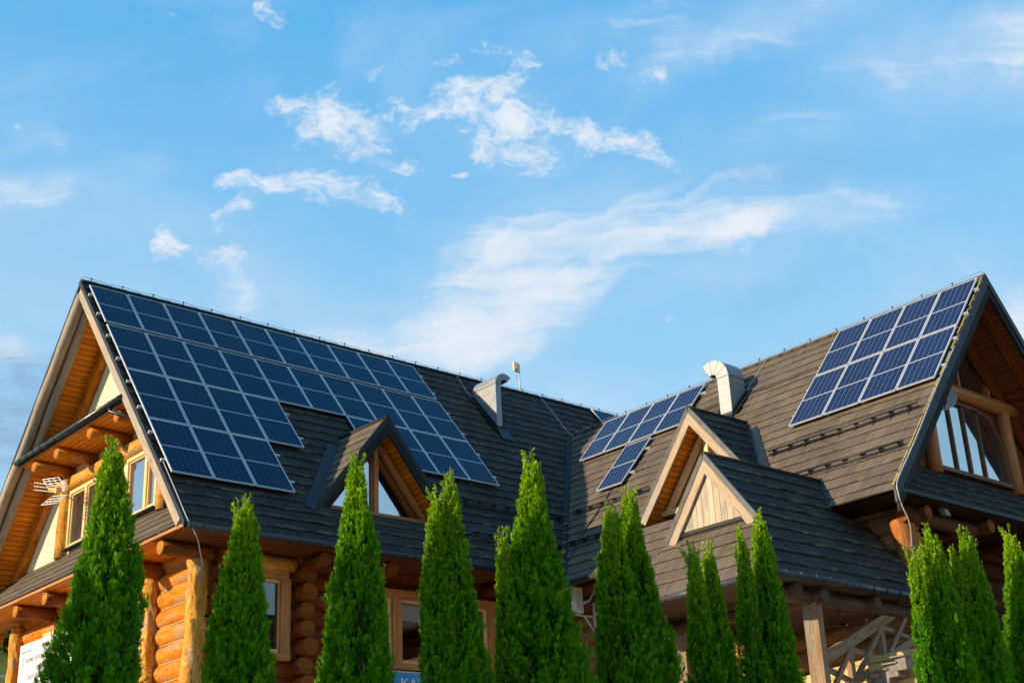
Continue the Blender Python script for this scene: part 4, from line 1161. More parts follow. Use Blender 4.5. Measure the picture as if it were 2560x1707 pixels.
RN = ['top', 'second', 'third', 'lowest']
for ri, (s, h, idx) in enumerate(ROWS):
    for i in idx:
        if ri == 2 and i > 3: lab = 'navy third row solar panel right of the shaded dormer, %s' % {6: 'partly hidden by it', 7: 'third from right', 8: 'second from right', 9: 'first from right'}[i]
        elif ri == 2: lab = 'navy solar panel in the third row left of the shaded dormer, %s from the left' % ORD[i]
        elif ri == 3: lab = 'navy solar panel in the lowest row of three on the shaded roof, %s' % ['at the left', 'in the middle', 'at the right'][i]
        else: lab = 'navy solar panel in the %s row on the shaded roof, %s from the left gable' % (RN[ri], ORD[i])
        place_panel((.975, h, 'cell_a'), frameA(X0+i+.0125, s), lab, 'solar panels on the charcoal roof')
for i in range(2):
    place_panel((1.03, 1.75, 'cell_a'), frameA(17.44+i*1.055, .10), ['navy solar panel peeking over the brown roof ridge, near one', 'navy solar panel peeking over the brown roof ridge, far one'][i], 'solar panels on the charcoal roof')
WBP = .984
for r, (s, h) in enumerate(((.165, 1.97), (2.18, 2.0))):
    for i in range(4):
        lab = 'violet blue solar panel in %s row by the right gable, %s' % (['upper', 'lower'][r], ['nearest its edge', 'second from its edge', 'third from its edge', 'farthest from its edge'][i])
        place_panel((.958, h, 'cell_b'), frameB(YB+.086+i*WBP+.013, s), lab, 'solar panels on the brown roof')
for i in range(4):
    lab = 'violet blue solar panel in the row above the pale dormer, %s' % ['left end', 'second from left', 'third from left', 'right end'][i]
    place_panel((.958, 1.88, 'cell_b'), frameB(-3.196-(i+1)*WBP+.013, .15), lab, 'solar panels on the brown roof')
place_panel((.958, 1.97, 'cell_b'), frameB(-3.196-3*WBP+.013, 2.16), 'single violet blue solar panel hung below its row left of the dormer', 'solar panels on the brown roof')

# mounting rails under the rows, their ends standing out
def rail(a, b, n, label):
    mb = MB(); mb.beam(a, b, .04, .045, n); mb.beam(Vector(a)-Vector(n)*.045, Vector(a)-Vector(n)*.045+(Vector(b)-Vector(a)).normalized()*.10, .036, .036, n)
    o = mb.build('mounting_rail', M['alu'], None, origin=tuple(Vector(a)+Vector((0, 0, ZS))))
    tag(o, label, 'mounting rail', 'mounting rails under the solar panels')
for ri, (s, h, i0, i1, nm) in enumerate(((.31, 1.75, 0, 10, 'top row of ten navy panels'), (2.19, 1.94, 0, 10, 'second row of ten navy panels'), (4.16, 1.955, 0, 4, 'left third row of navy panels'), (4.16, 1.955, 7, 10, 'right third row of navy panels'), (6.145, 1.94, 0, 3, 'lowest row of three navy panels'))):
    for k, f in enumerate((.24, .76)):
        a = .13 if ri == 3 else .10
        rail(pA(X0+i0-(.08 if i0 == 0 else -.2), s+h*f, .072), pA(X0+i1+.16, s+h*f, .072), nA, 'silver %s mounting rail under the %s' % (['upper', 'lower'][k], nm))
for (s, h, y0, y1, nm) in ((.165, 1.97, YB-.02, YB+4.1, 'upper row beside the right gable'), (2.18, 2.0, YB-.02, YB+4.1, 'lower row beside the right gable'), (.15, 1.88, -3.196-4*WBP-.20, -3.1, 'row above the pale dormer'), (2.16, 1.97, -3.196-3*WBP-.16, -3.196-2*WBP+.08, 'single panel below its row')):
    for k, f in enumerate((.24, .76)):
        rail(pB(y0, s+h*f, .072), pB(y1, s+h*f, .072), nB, 'silver %s mounting rail under the %s' % (['upper', 'lower'][k], nm))

# ------------------------------------------------------------------ lightning conductors
def conductor(name, posts, wire, label, origin, rods=None):
    t = thing(name, origin, label, 'lightning conductor')
    mb = MB(); mb.tube(wire, .0065, 5); mb.build('wire', M['wire'], t)
    for (a, b) in posts:
        mb = MB(); mb.tube([a, b], .011, 5); mb.box(Vector(b)-Vector((.02, .02, .012)), Vector(b)+Vector((.02, .02, .012)))
        mb.build('post', M['trim_dark'], t)
    return t
px = [.25, 1.09, 1.93, 2.79, 3.62, 4.48]+[5.33+.843*i for i in range(17)]
wire = []
for i, x in enumerate(px):
    wire.append((x, 0, .145))
    if i < len(px)-1: wire.append(((x+px[i+1])/2, 0, .125))
conductor('lightning_conductor', [((x, 0, .03), (x, 0, .15)) for x in px], [(-.02, .12, -.02), (-.03, .05, .10), (.05, 0, .16)]+wire, 'thin conductor wire on short posts along the shaded roof ridge', (.25, 0, 0))
py = [-3.0-.843*i for i in range(15)]
wire = []
for i, y in enumerate(py):
    wire.append((XB, y, HB+.145))
    if i < len(py)-1: wire.append((XB, y-.42, HB+.125))
conductor('lightning_conductor', [((XB, y, HB+.03), (XB, y, HB+.15)) for y in py], [(XB-.5, -1.9, HB-.35), (XB, -2.2, HB+.1)]+wire+[(XB, YB+.1, HB+.17), (XB+.1, YB+.02, HB+.1)], 'thin conductor wire on short posts along the brown roof ridge', (XB, -3, HB))
sp = [(.02, y, -TL*y+.14) for y in np.arange(.25, 6.4, .45)]
conductor('lightning_conductor', [((.02, y, -TL*y+.03), (.02, y, -TL*y+.15)) for y in (1.0, 2.0, 3.0, 4.0, 5.0)], sp, 'conductor wire down the outer edge of the left gable roof', (.02, .25, -.2))
sp = [(XB+x, YB+.05, HB-TB*x+.14) for x in np.arange(.1, 5, .45)]
conductor('lightning_conductor', [((XB+x, YB+.05, HB-TB*x+.03), (XB+x, YB+.05, HB-TB*x+.15)) for x in (.25, 1.0, 1.9, 2.8)], sp, 'conductor wire down the far edge of the right gable roof', (XB, YB, HB))
def cable(name, pts, r, m, label, cat='cable'):
    # smooth the run a little
    P = [Vector(q) for q in pts]; out = []
    for i in range(len(P)-1):
        p0, p1, p2, p3 = P[max(i-1, 0)], P[i], P[i+1], P[min(i+2, len(P)-1)]
        for k in range(6):
            t = k/6
            out.append(.5*((2*p1)+(p2-p0)*t+(2*p0-5*p1+4*p2-p3)*t*t+(3*p1-p0-3*p2+p3)*t**3))
    out.append(P[-1])
    mb = MB(); mb.tube(out, r, 6)
    o = mb.build(name, m, None, origin=tuple(P[0]+Vector((0, 0, ZS)))); tag(o, label, cat); return o
wire_pale = plain('pale zinc wire', (.42, .41, .40), .55, .2)
cable('cable', [pA(11.89, .03, .05), pA(11.82, .52, .07), pA(11.77, 1.0, .07), pA(11.83, 1.14, .06), pA(11.93, 1.17, .05)], .010, wire_pale, 'pale wire from the ridge down to the left vent chimney')
cable('cable', [pA(15.2, .05, .12), pA(15.25, .46, .07), pA(15.23, 1.22, .07), pA(15.2, 1.76, .07), pA(15.21, 2.02, .06), Vector((15.24, -1.45, -1.62)), Vector((XB, -1.85, HB+.12)), Vector((XB, -2.3, HB+.12))], .010, wire_pale, 'pale wire crossing from the shaded ridge to the brown ridge')
cable('cable', [Vector((XB, -9.13, HB+.06)), pB(-9.13, .75, .06), pB(-9.11, 1.38, .06)], .008, wire_pale, 'thin wire from the brown ridge to the right vent chimney')
cable('cable', [pB(-11.6, 1.57, .03), pB(-11.12, 1.57, .03), pB(-10.55, 1.575, .035), pB(-9.92, 1.60, .03), pB(-9.57, 1.57, .035), pB(-8.9, 1.56, .03), pB(-8.2, 1.575, .035), pB(-7.5, 1.6, .03)], .016, M['black'], 'black cable across the brown roof behind the vent chimney')
cable('cable', [pB(-5.70, 3.95, .05), pB(-5.71, 4.46, .03), pB(-5.73, 5.05, .03), pB(-5.70, 5.72, .035), pB(-5.73, 6.28, .03), pB(-5.83, 6.77, .03), pB(-5.80, 7.2, .03), pB(-5.85, 7.75, .03)], .022, M['black'], 'black cable running down the brown roof below the single panel')
cable('cable', [pB(YB-.03, 3.0, .06), pB(YB-.02, 4.6, .07), pB(YB-.04, 6.1, .06), pB(YB-.05, 6.85, .07), pB(YB-.03, 7.65, .06), Vector((10.0, YB-.06, -7.75)), Vector((10.1, YB-.04, -8.0)), Vector((10.3, YB-.02, -8.35)), Vector((10.6, YB+.2, -8.9)), Vector((10.75, YB+.1, -9.35)), Vector((11.2, YB-.1, -9.75)), Vector((11.8, YB-.2, -10.1))], .014, wire_pale, 'pale wire along the edge of the right gable and down past the porch')
cable('cable', [pA(.05, 7.6, .05), pA(.03, 8.8, .06), pA(.02, 9.55, .06), Vector((.18, -6.12, -7.72)), Vector((.32, -6.0, -7.84)), Vector((.60, -5.6, -7.98)), Vector((.95, -5.1, -8.1))], .010, wire_pale, 'pale wire from the lower left roof corner to the log wall')

# ------------------------------------------------------------------ snow guards
def snow_guard(p0, p1, n, down, label):
    p0, p1, n, dn = Vector(p0), Vector(p1), Vector(n), Vector(down); L = (p1-p0).length; d = (p1-p0)/L
    t = thing('snow_guard', p0, label, 'snow guard', 'snow guards on the roofs')
    mb = MB(); mb.tube([p0+n*.15, p1+n*.15], .018, 6); mb.tube([p0+n*.07+dn*.02, p1+n*.07+dn*.02], .018, 6); mb.build('rail', M['black'], t)
    k = .12; mb = None
    while k < L:
        q = p0+d*k; mb = MB()
        mb.prism([q+n*.17, q+n*.01+dn*.02, q+n*.01-dn*.16], d*.03); mb.beam(q+n*.012-dn*.25, q+n*.012+dn*.10, .035, .012, n)
        mb.build('bracket', M['black'], t); k += .45
    return t
dA, dB = Vector((0, -CA, -SA)), Vector((-CB, 0, -SB))
snow_guard(pA(8.3, 7.13, 0), pA(11.75, 7.13, 0), nA, dA, 'upper black snow guard on the shaded roof by the valley')
snow_guard(pA(7.45, 8.5, 0), pA(10.75, 8.5, 0), nA, dA, 'lower black snow guard on the shaded roof by the valley')
snow_guard(pB(-4.75, 4.85, 0), pB(-7.55, 4.85, 0), nB, dB, 'upper black snow guard on the brown roof beside the valley')
snow_guard(pB(-5.45, 6.35, 0), pB(-7.9, 6.35, 0), nB, dB, 'lower black snow guard on the brown roof beside the valley')
snow_guard(pB(-11.42, 5.06, 0), pB(-15.42, 5.06, 0), nB, dB, 'upper black snow guard on the brown roof beside the right gable')
snow_guard(pB(-12.5, 6.40, 0), pB(-15.46, 6.40, 0), nB, dB, 'lower black snow guard on the brown roof beside the right gable')

# ------------------------------------------------------------------ antennas, dish, lamp, air conditioner
t = thing('panel_antenna', (14.58, .05, .0), 'flat beige panel antenna on a thin mast behind the ridge', 'antenna')
beige = plain('beige plastic', (.62, .55, .40), .6)
mb = MB(); mb.tube([(14.60, .06, -.25), (14.47, .02, .99)], .022, 8); mb.build('mast', beige, t)
mb = MB(); mb.prism([(14.30, -.02, .72), (14.62, .08, .72), (14.60, .08, 1.03), (14.28, -.02, 1.03)], (-.03, .05, .0)); mb.prism([(14.34, -.035, .78), (14.46, .0, .78), (14.45, .0, .98), (14.33, -.035, .98)], (-.005, -.02, 0)); mb.build('panel', beige, t)
mb = MB(); mb.tube([(14.46+.06*math.cos(a)-.03, .0, .55+.055*math.sin(a)) for a in np.linspace(0, 5.2, 14)], .007, 5); mb.build('cable_loop', M['wire'], t)

t = thing('grid_antenna', (.9, 1.63, -5.1), 'white grid television antenna fixed beside the left gable window', 'antenna')
mb = MB(); mb.tube([(1.0, 1.62, -5.12), (.30, 1.05, -5.06)], .016, 6); mb.build('arm', M['wire'], t)
def grid(mb, a, b, c, d, nu, nv, r=.0085):
    a, b, c, d = map(Vector, (a, b, c, d))
    for i in range(nu+1):
        f = i/nu; mb.tube([a+(b-a)*f, d+(c-d)*f], r*(1.3 if i in (0, nu) else 1), 4)
    for i in range(nv+1):
        f = i/nv; mb.tube([a+(d-a)*f, b+(c-b)*f], r*(1.3 if i in (0, nv) else 1), 4)
mb = MB(); grid(mb, (.20, 1.86, -4.60), (.20, .90, -4.79), (.34, .65, -5.14), (.34, 1.66, -4.93), 3, 5); grid(mb, (.20, 1.82, -5.26), (.20, .91, -5.43), (.34, .63, -5.27), (.34, 1.50, -5.09), 4, 3)
for i in range(6): mb.tube([(.33, .68+.0*i, -5.0-.05*i+.12), (.33, 1.2, -4.93-.05*i+.10)], .010, 4)
mb.build('reflector', M['white'], t)
gold = plain('yellow insulator', (.62, .38, .06), .5)
mb = MB()
for k in range(3):
    zz_ = -.085*(k-1); mb.tube([(.28, 1.05, -5.03+zz_), (.20, 2.32, -4.66+zz_*1.1)], .006, 4)
    for i in range(6):
        f = .35+.13*i; q = Vector((.28, 1.05, -5.03+zz_)).lerp(Vector((.20, 2.32, -4.66+zz_*1.1)), f); mb.box(q-Vector((.02, .018, .012)), q+Vector((.02, .018, .012)))
mb.build('director', M['white'], t)
mb = MB(); mb.log((.29, 1.02, -5.06), (.22, 1.48, -4.93), .035, n=8); mb.box((.20, .98, -5.14), (.32, 1.10, -5.0)); mb.build('dipole_box', gold, t)

t = thing('satellite_dish', (13.8, -14.9, -4.9), 'pale satellite dish half hidden behind the dark barge board', 'satellite dish')
mb = MB(); c0 = Vector((13.46, -14.98, -4.86)); ax = Vector((-.75, -.62, .25)).normalized(); e1 = ax.cross(Vector((0, 0, 1))).normalized(); e2 = e1.cross(ax)
rings = []
for i in range(6):
    rr = .36*i/5; rings.append([c0+ax*(-.07+.07*(i/5)**2)+e1*(rr*.92*math.cos(2*math.pi*k/28))+e2*(rr*math.sin(2*math.pi*k/28)) for k in range(28)])
for i in range(5):
    for k in range(28):
        k2 = (k+1) % 28; mb.face([rings[i][k], rings[i+1][k], rings[i+1][k2], rings[i][k2]], None, 0, True)
mb.tube(rings[5]+[rings[5][0]], .009, 5)
mb.build('dish', plain('dish enamel', (.50, .56, .60), .5), t)
mb = MB(); mb.tube([c0-e2*.36, c0-e2*.40+ax*.40], .012, 5); mb.log(c0-e2*.40+ax*.36, c0-e2*.33+ax*.44, .035, n=8); mb.build('feed_arm', M['black'], t)

t = thing('floodlight', (12.1, -15.35, -7.72), 'small grey floodlight under the right gable skirt roof', 'lamp')
mb = MB(); mb.prism([(12.0, -15.46, -7.86), (12.22, -15.46, -7.86), (12.24, -15.40, -7.68), (12.02, -15.40, -7.68)], (0, .10, .02)); mb.build('housing', plain('lamp housing', (.18, .20, .20), .4), t)
mb = MB(); mb.face([(12.03, -15.468, -7.84), (12.19, -15.468, -7.84), (12.21, -15.412, -7.70), (12.05, -15.412, -7.70)]); mb.build('lens', plain('lamp lens', (.45, .50, .44), .25), t)
mb = MB(); mb.beam((12.12, -15.36, -7.70), (12.12, -15.30, -7.62), .05, .03); mb.build('bracket', M['black'], t)

t = thing('air_conditioner', (10.6, -6.0, -8.4), 'white air conditioner outdoor unit bracketed under the inner roof corner', 'air conditioner')
mb = MB(); mb.box((10.28, -6.20, -8.36), (10.62, -5.38, -7.74)); mb.build('casing', M['white'], t)
mb = MB(); mb.box((10.36, -6.222, -8.26), (10.52, -6.202, -8.08)); mb.box((10.34, -6.22, -8.04), (10.55, -6.202, -8.02)); mb.box((10.34, -6.22, -7.97), (10.55, -6.202, -7.95)); mb.build('service_cover', plain('grey plastic', (.6, .6, .6), .5), t)
blue = plain('blue label', (.02, .08, .35), .5)
mb = MB(); mb.box((10.272, -5.95, -7.90), (10.282, -5.60, -7.84)); mb.box((10.272, -5.95, -8.02), (10.282, -5.60, -7.97)); mb.build('label_strip', blue, t)
mb = MB(); mb.beam((10.20, -6.12, -8.40), (11.1, -6.12, -8.40), .04, .04); mb.beam((11.06, -6.12, -8.05), (11.06, -6.12, -8.78), .04, .04, (1, 0, 0)); mb.beam((10.72, -6.12, -8.42), (11.04, -6.12, -8.76), .03, .03); mb.build('bracket', M['white'], t)
for dz in (0, .035):
    mb = MB(); pts = [(10.55, -6.24, -8.16+dz), (10.72, -6.32, -8.08+dz), (10.82, -6.42, -7.85+dz), (10.98, -6.5, -7.72+dz), (11.1, -6.6, -7.7+dz)]; mb.tube(pts, .018, 6); mb.build('pipe', wire_pale, t)

# ------------------------------------------------------------------ signs
def text_mesh(name, body, size, mtx, m, parent):
    cu = bpy.data.curves.new(name, 'FONT'); cu.body = body; cu.size = size; cu.extrude = .001
    tmp = bpy.data.objects.new(name, cu); COL.objects.link(tmp)
    bpy.context.view_layer.update()
    me = bpy.data.meshes.new_from_object(tmp.evaluated_get(bpy.context.evaluated_depsgraph_get()))
    bpy.data.objects.remove(tmp); bpy.data.curves.remove(cu)
    me.transform(Matrix.Translation(-parent_world(parent)) @ mtx); me.materials.clear(); me.materials.append(m)
    o = bpy.data.objects.new(name, me); COL.objects.link(o); o.parent = parent
    return o
ink = plain('grey ink', (.06, .06, .065), .6); ink2 = plain('pale ink', (.20, .22, .26), .6)
t = thing('clinic_sign', (.90, 2.9, -9.6), 'white clinic sign board on the log wall behind the largest thuja', 'sign')
BX = .88
mb = MB(); mb.box((BX, .9, -11.2), (BX+.04, 4.05, -8.28)); mb.build('board', plain('sign white', (.66, .65, .64), .6, var=.02), t)
def tm(y, z): # text runs towards -Y, faces -X
    return Matrix(((0, 0, -1, BX-.004), (-1, 0, 0, y), (0, 1, 0, z+ZS), (0, 0, 0, 1)))
text_mesh('lettering', 'Centrum Medyczne', .085, tm(3.98, -8.50), ink2, t)
text_mesh('lettering', 'nowa ortopedia', .215, tm(3.62, -8.76), ink, t)
text_mesh('lettering', 'Diagnostyka', .21, tm(3.55, -9.18), ink2, t); text_mesh('lettering', 'specjalistyczna', .21, tm(3.55, -9.38), ink2, t)
text_mesh('lettering', 'Leczenie', .21, tm(3.55, -9.72), ink2, t); text_mesh('lettering', 'operacyjne', .21, tm(3.55, -9.92), ink2, t)
mb = MB(); mb.tube([(BX-.004, 3.82+.075*math.cos(a), -8.72+.085*math.sin(a)) for a in np.linspace(1.2, 5.6, 16)], .008, 4); mb.tube([(BX-.004, 3.77, -8.62), (BX-.004, 3.72, -8.62)], .008, 4); mb.build('emblem', ink, t)
mb = MB()
mb.box((BX-.006, 3.62, -9.36), (BX-.001, 4.02, -8.94), 0); mb.box((BX-.010, 3.62, -9.56), (BX-.0065, 3.86, -9.36), 1)
mb.prism([(BX-.0105, 3.64, -9.50), (BX-.0105, 3.84, -9.52), (BX-.0105, 3.64, -9.20)], (.003, 0, 0), 2)
mb.box((BX-.010, 3.95, -9.5), (BX-.0065, 3.98, -9.30), 3); mb.box((BX-.010, 3.62, -9.9), (BX-.0065, 4.02, -9.62), 0)
for k in range(3): mb.box((BX-.012, 3.66, -9.70-.06*k), (BX-.0105, 3.80, -9.68-.06*k), 3)
mb.build('picture', [plain('print sky', (.70, .76, .82), .6), plain('print pink', (.78, .66, .66), .6), plain('print blue', (.25, .45, .70), .6), plain('print dark', (.25, .10, .16), .6)], t)

t = thing('cafe_sign', (6.4, -4.9, -10.1), 'sky blue sign with white letters below the curtained windows', 'sign')
mb = MB(); mb.box((5.2, -4.93, -10.9), (7.5, -4.89, -9.84)); mb.build('frame', M['alu'], t)
m, tt, b, o = mat('sign sky blue'); nn_ = tt.noise(OBJ(tt), 3.2, 6, .62, .6); tt.put(b.inputs['Base Color'], tt.mix(tt.ramp(nn_, .50, .68), (.02, .26, .52), (.55, .75, .85))); b.inputs['Roughness'].default_value = .4
mb = MB(); mb.box((5.23, -4.935, -10.87), (7.47, -4.931, -9.87)); mb.build('face', m, t)
text_mesh('lettering', 'KA', .36, Matrix(((1, 0, 0, 6.02), (0, 0, -1, -4.938), (0, 1, 0, -10.24+ZS), (0, 0, 0, 1))), M['white'], t)

# ------------------------------------------------------------------ thujas: plumes of flat scaly sprays on a narrow cone
def quad_mesh(name, V, F, tone, mats, mi=None):
    me = bpy.data.meshes.new(name)
    me.vertices.add(len(V)); me.vertices.foreach_set('co', V.astype(np.float32).ravel())
    nq = len(F); me.loops.add(nq*4); me.polygons.add(nq)
    me.loops.foreach_set('vertex_index', F.astype(np.int32).ravel())
    me.polygons.foreach_set('loop_start', np.arange(0, nq*4, 4, dtype=np.int32))
    me.polygons.foreach_set('loop_total', np.full(nq, 4, dtype=np.int32))
    for m in mats: me.materials.append(m)
    if mi is not None: me.polygons.foreach_set('material_index', mi.astype(np.int32))
    if tone is not None:
        a = me.attributes.new('tone', 'FLOAT_VECTOR', 'POINT'); a.data.foreach_set('vector', tone.astype(np.float32).ravel())
    me.update(calc_edges=True)
    return me
def norm(a): return a/np.maximum(np.linalg.norm(a, axis=-1, keepdims=True), 1e-9)

def sprays(pos, d, size, tone, rg, fingers=6, width=.0031):
    """each spray is a flat fan of narrow scaly fingers along d"""
    n = len(pos)
    ref = rg.normal(size=(n, 3)); side = norm(np.cross(d, ref)); nor = np.cross(side, d)
    Vs, Fs, Ts = [], [], []
    base = 0
    for k in range(fingers):
        # main rib, then side fingers leaving it at staggered heights
        if k == 0:
            o = pos; dd = d; L = size*1.0
        else:
            sgn = 1 if k % 2 else -1
            f = .12+.62*((k+1)//2)/((fingers+1)//2)
            ang = np.radians(27+rg.normal(0, 8, n))*sgn
            o = pos+d*(size*f)[:, None]
            dd = norm(d*np.cos(ang)[:, None]+side*np.sin(ang)[:, None]+nor*rg.normal(0, .16, n)[:, None])
            L = size*(.62-.34*f)*rg.uniform(.8, 1.25, n)
        tip = o+dd*L[:, None]
        bend = nor*(rg.normal(0, .10, n)*L)[:, None]
        w = np.cross(dd, nor); w = norm(w)*(width*rg.uniform(.8, 1.5, n))[:, None]
        mid = (o+tip)/2+bend
        quad = np.stack([o, mid+w, tip, mid-w], 1)           # a kite per finger
        Vs.append(quad.reshape(-1, 3)); Fs.append(np.arange(n*4).reshape(n, 4)+base); base += n*4
        Ts.append(np.repeat(tone, 4, axis=0))
    return np.concatenate(Vs), np.concatenate(Fs), np.concatenate(Ts)

def thuja(name, x, y, stems, label, seed, lean=(0, 0), density=1.0):
    """stems: (dx, dy, tip height, radius low down, exponent)"""
    rg = np.random.default_rng(seed)
    t = thing('thuja', (x, y, -ZS), label, 'tree', 'row of clipped column thujas')
    P, D, S, T = [], [], [], []; tint = rg.uniform(-.10, .16)
    core = MB(); trunk = MB()
    for (dx, dy, H, Rb, ex) in stems:
        def rad(h):     # radius at height h
            f = np.clip((H-h)/H, 0, 1)
            return Rb*np.minimum(1.0, (f/.42)**ex)*np.clip((h+.25)/.5, .4, 1)
        zlo = 2.2        # dense only where it can be seen; a lighter skirt below
        npl = int(1350*density*(H-zlo)*Rb/.9)+90
        hz = np.concatenate([zlo+(H-.25-zlo)*rg.random(npl)**.93, rg.uniform(.15, zlo, int(npl*.22))])
        th = rg.uniform(0, 2*np.pi, len(hz))
        lump = 1+.11*np.sin(hz*rg.uniform(2.2, 3.6)+rg.uniform(0, 6))*np.sin(th+rg.uniform(0, 6))+.10*np.sin(th*3+hz*2.3+seed)+.08*np.sin(th*5-hz*4.1+seed*2)+.075*rg.normal(size=len(hz))
        keep = (np.sin(th*4.3+hz*6.1+seed)+np.sin(th*2.1-hz*9.7+seed*3)+rg.normal(0, .5, len(hz))) > -1.55
        hz, th, lump = hz[keep], th[keep], lump[keep]
        r1 = rad(hz)*lump
        up = rg.uniform(.10, .22, len(hz))*(.55+.6*np.clip(Rb/.4, .4, 1.2))
        up = np.minimum(up, (H-hz)*.5+.05)
        a = np.stack([dx+np.cos(th)*r1*.74, dy+np.sin(th)*r1*.74, hz-up*.45], 1)
        rt = np.minimum(r1*1.0, rad(hz+up*.5)*lump*1.05+.02)
        bpt = np.stack([dx+np.cos(th)*rt, dy+np.sin(th)*rt, hz+up*.75], 1)
        pt = rg.random(len(hz))                               # tone of the plume
        m = 20
        f = rg.beta(1.5, 1.0, (len(hz), m))
        ax = bpt-a
        rad_p = (.012+.034*(1-f))*np.clip(rt[:, None]/.3, .45, 1.25)
        off = rg.normal(size=(len(hz), m, 3)); off = norm(off)*(rad_p*rg.random((len(hz), m))**.5)[..., None]
        pos = a[:, None]+ax[:, None]*f[..., None]+off
        dirs = norm(norm(ax)[:, None]*.9+norm(off)*.45+rg.normal(0, .20, pos.shape)+np.array([0, 0, .55]))
        size = (.036+.034*rg.random((len(hz), m)))*np.clip(.5+rt[:, None]/.45, .6, 1.1)
        top = np.clip((pos[..., 2]-(H-1.1))/1.1, 0, 1)
        ton = np.stack([np.clip(.05+tint+.30*pt[:, None]+.25*f+.45*rg.random(f.shape), 0, 1), np.clip(.46*f**3*rg.random(f.shape)+.62*top**1.4+.1*pt[:, None]*f, 0, 1), (rg.random(f.shape) < .012+.05*(pt[:, None] > .96))*.8], -1)
        P.append(pos.reshape(-1, 3)); D.append(dirs.reshape(-1, 3)); S.append(size.ravel()); T.append(ton.reshape(-1, 3))
        # thin leader shoots at the top
        ns = 9
        for k in range(ns):
            a0 = np.array([dx, dy, H-.62+.05*k]); an = rg.uniform(0, 2*np.pi); tl = .16+.26*rg.random()
            d0 = norm(np.array([math.cos(an)*.26, math.sin(an)*.26, 1.0])+rg.normal(0, .06, 3)) if k else np.array([0.02, 0, 1.0])
            a0 = a0 if k else np.array([dx, dy, H-.45]); tl = tl if k else .45
            if a0[2]+tl > H: tl = max(.06, H-a0[2])
            q = a0+d0*tl
            trunk.tube([tuple(a0), tuple((a0+q)/2), tuple(q)], .0035, 4)
            mm = int(16+22*tl/.3)
            ff = rg.random(mm)
            P.append(a0+d0*(ff*tl)[:, None]); D.append(norm(d0+rg.normal(0, .38, (mm, 3)))); S.append((.07-.035*ff)*rg.uniform(.7, 1.2, mm))
            T.append(np.stack([.4+.4*rg.random(mm), .45+.5*rg.random(mm), ff*0], -1))
        # inner twigs that fill the middle
        hs_ = np.linspace(.1, H-.30, 26)
        for i in range(len(hs_)-1):
            pass
        n = 16; prev = None
        for h in hs_:
            rr = float(rad(np.array([h]))[0])*.66
            ring = [(dx+rr*math.cos(2*math.pi*k/n)*(1+.12*math.sin(3*k+h*5)), dy+rr*math.sin(2*math.pi*k/n)*(1+.12*math.sin(2*k+h*7)), h) for k in range(n)]
            if prev:
                for k in range(n): core.face([prev[k], prev[(k+1) % n], ring[(k+1) % n], ring[k]], None, 0, True)
            prev = ring
        trunk.log((dx*.4, dy*.4, 0), (dx, dy, H-.35), .055, .008, n=8)
    V, F, TT = sprays(np.concatenate(P), norm(np.concatenate(D)), np.concatenate(S), np.concatenate(T), rg)
    me = quad_mesh('crown', V, F, TT, [M['thuja']])
    o = bpy.data.objects.new('crown', me); COL.objects.link(o); o.parent = t
    loc = Vector((x, y, 0))
    def local(mbx, nm, mm, par):
        mbx.v = [tuple(Vector(q)+loc) for q in mbx.v]
        return mbx.build(nm, mm, par, world=False)
    local(core, 'inner_twigs', M['thuja_core'], o); local(trunk, 'trunk', M['bark'], t)
    return t

THUJA = [
 # x, y, stems(dx, dy, height, radius, exponent), label
 (-9.22, -20.33, [(0, 0, 4.25, .40, .85)], 'thuja cut off by the left edge of the picture'),
 (-8.15, -20.50, [(0, 0, 4.96, .345, .90)], 'broadest dark green thuja, in front of the left gable'),
 (-7.12, -20.68, [(0, 0, 4.63, .30, .82)], 'slim thuja in front of the log corner, right of the broadest one'),
 (-6.13, -20.83, [(-.03, 0, 5.10, .285, .84), (.20, .03, 4.22, .15, .7)], 'thuja in front of the shaded dormer with a low side shoot'),
 (-5.28, -20.96, [(.03, 0, 5.05, .245, .84), (-.14, .02, 4.90, .19, .84), (.1, .03, 4.55, .18, .7)], 'thuja with a split tip under the right end of the shaded roof panels'),
 (-4.42, -21.10, [(.0, 0, 5.35, .34, .84), (-.30, .10, 4.60, .14, .62)], 'tallest thuja, before the roof valley'),
 (-3.45, -21.27, [(-.16, 0, 4.95, .30, .86), (.14, .05, 5.16, .32, .86)], 'wide twin topped thuja with a bright lit left side, left of the porch'),
 (-2.56, -21.41, [(-.13, 0, 4.66, .19, .75), (.12, .03, 4.71, .20, .75)], 'thuja with two thin tips in front of the porch roof eave'),
 (-1.88, -21.52, [(-.21, 0, 4.88, .165, .75), (.10, .0, 5.07, .26, .80), (.25, .06, 4.82, .17, .7)], 'thuja before the porch corner, left of the stair railing'),
 (.58, -21.91, [(-.33, .0, 4.85, .15, .72), (.08, .0, 5.17, .31, .82), (-.06, .06, 4.95, .17, .75)], 'thuja right of the stair railing with a lower left tip'),
 (1.22, -22.0, [(.0, 0, 5.19, .29, .80), (-.20, .05, 4.95, .2, .75)], 'thuja second from the right edge, under the dark skirt roof'),
 (1.98, -22.12, [(.0, 0, 5.28, .30, .80), (.2, .05, 5.0, .2, .75)], 'thuja at the right edge of the picture'),
]
for i, (x, y, st, lab) in enumerate(THUJA): thuja('thuja', x, y, st, lab, 100+i*7)

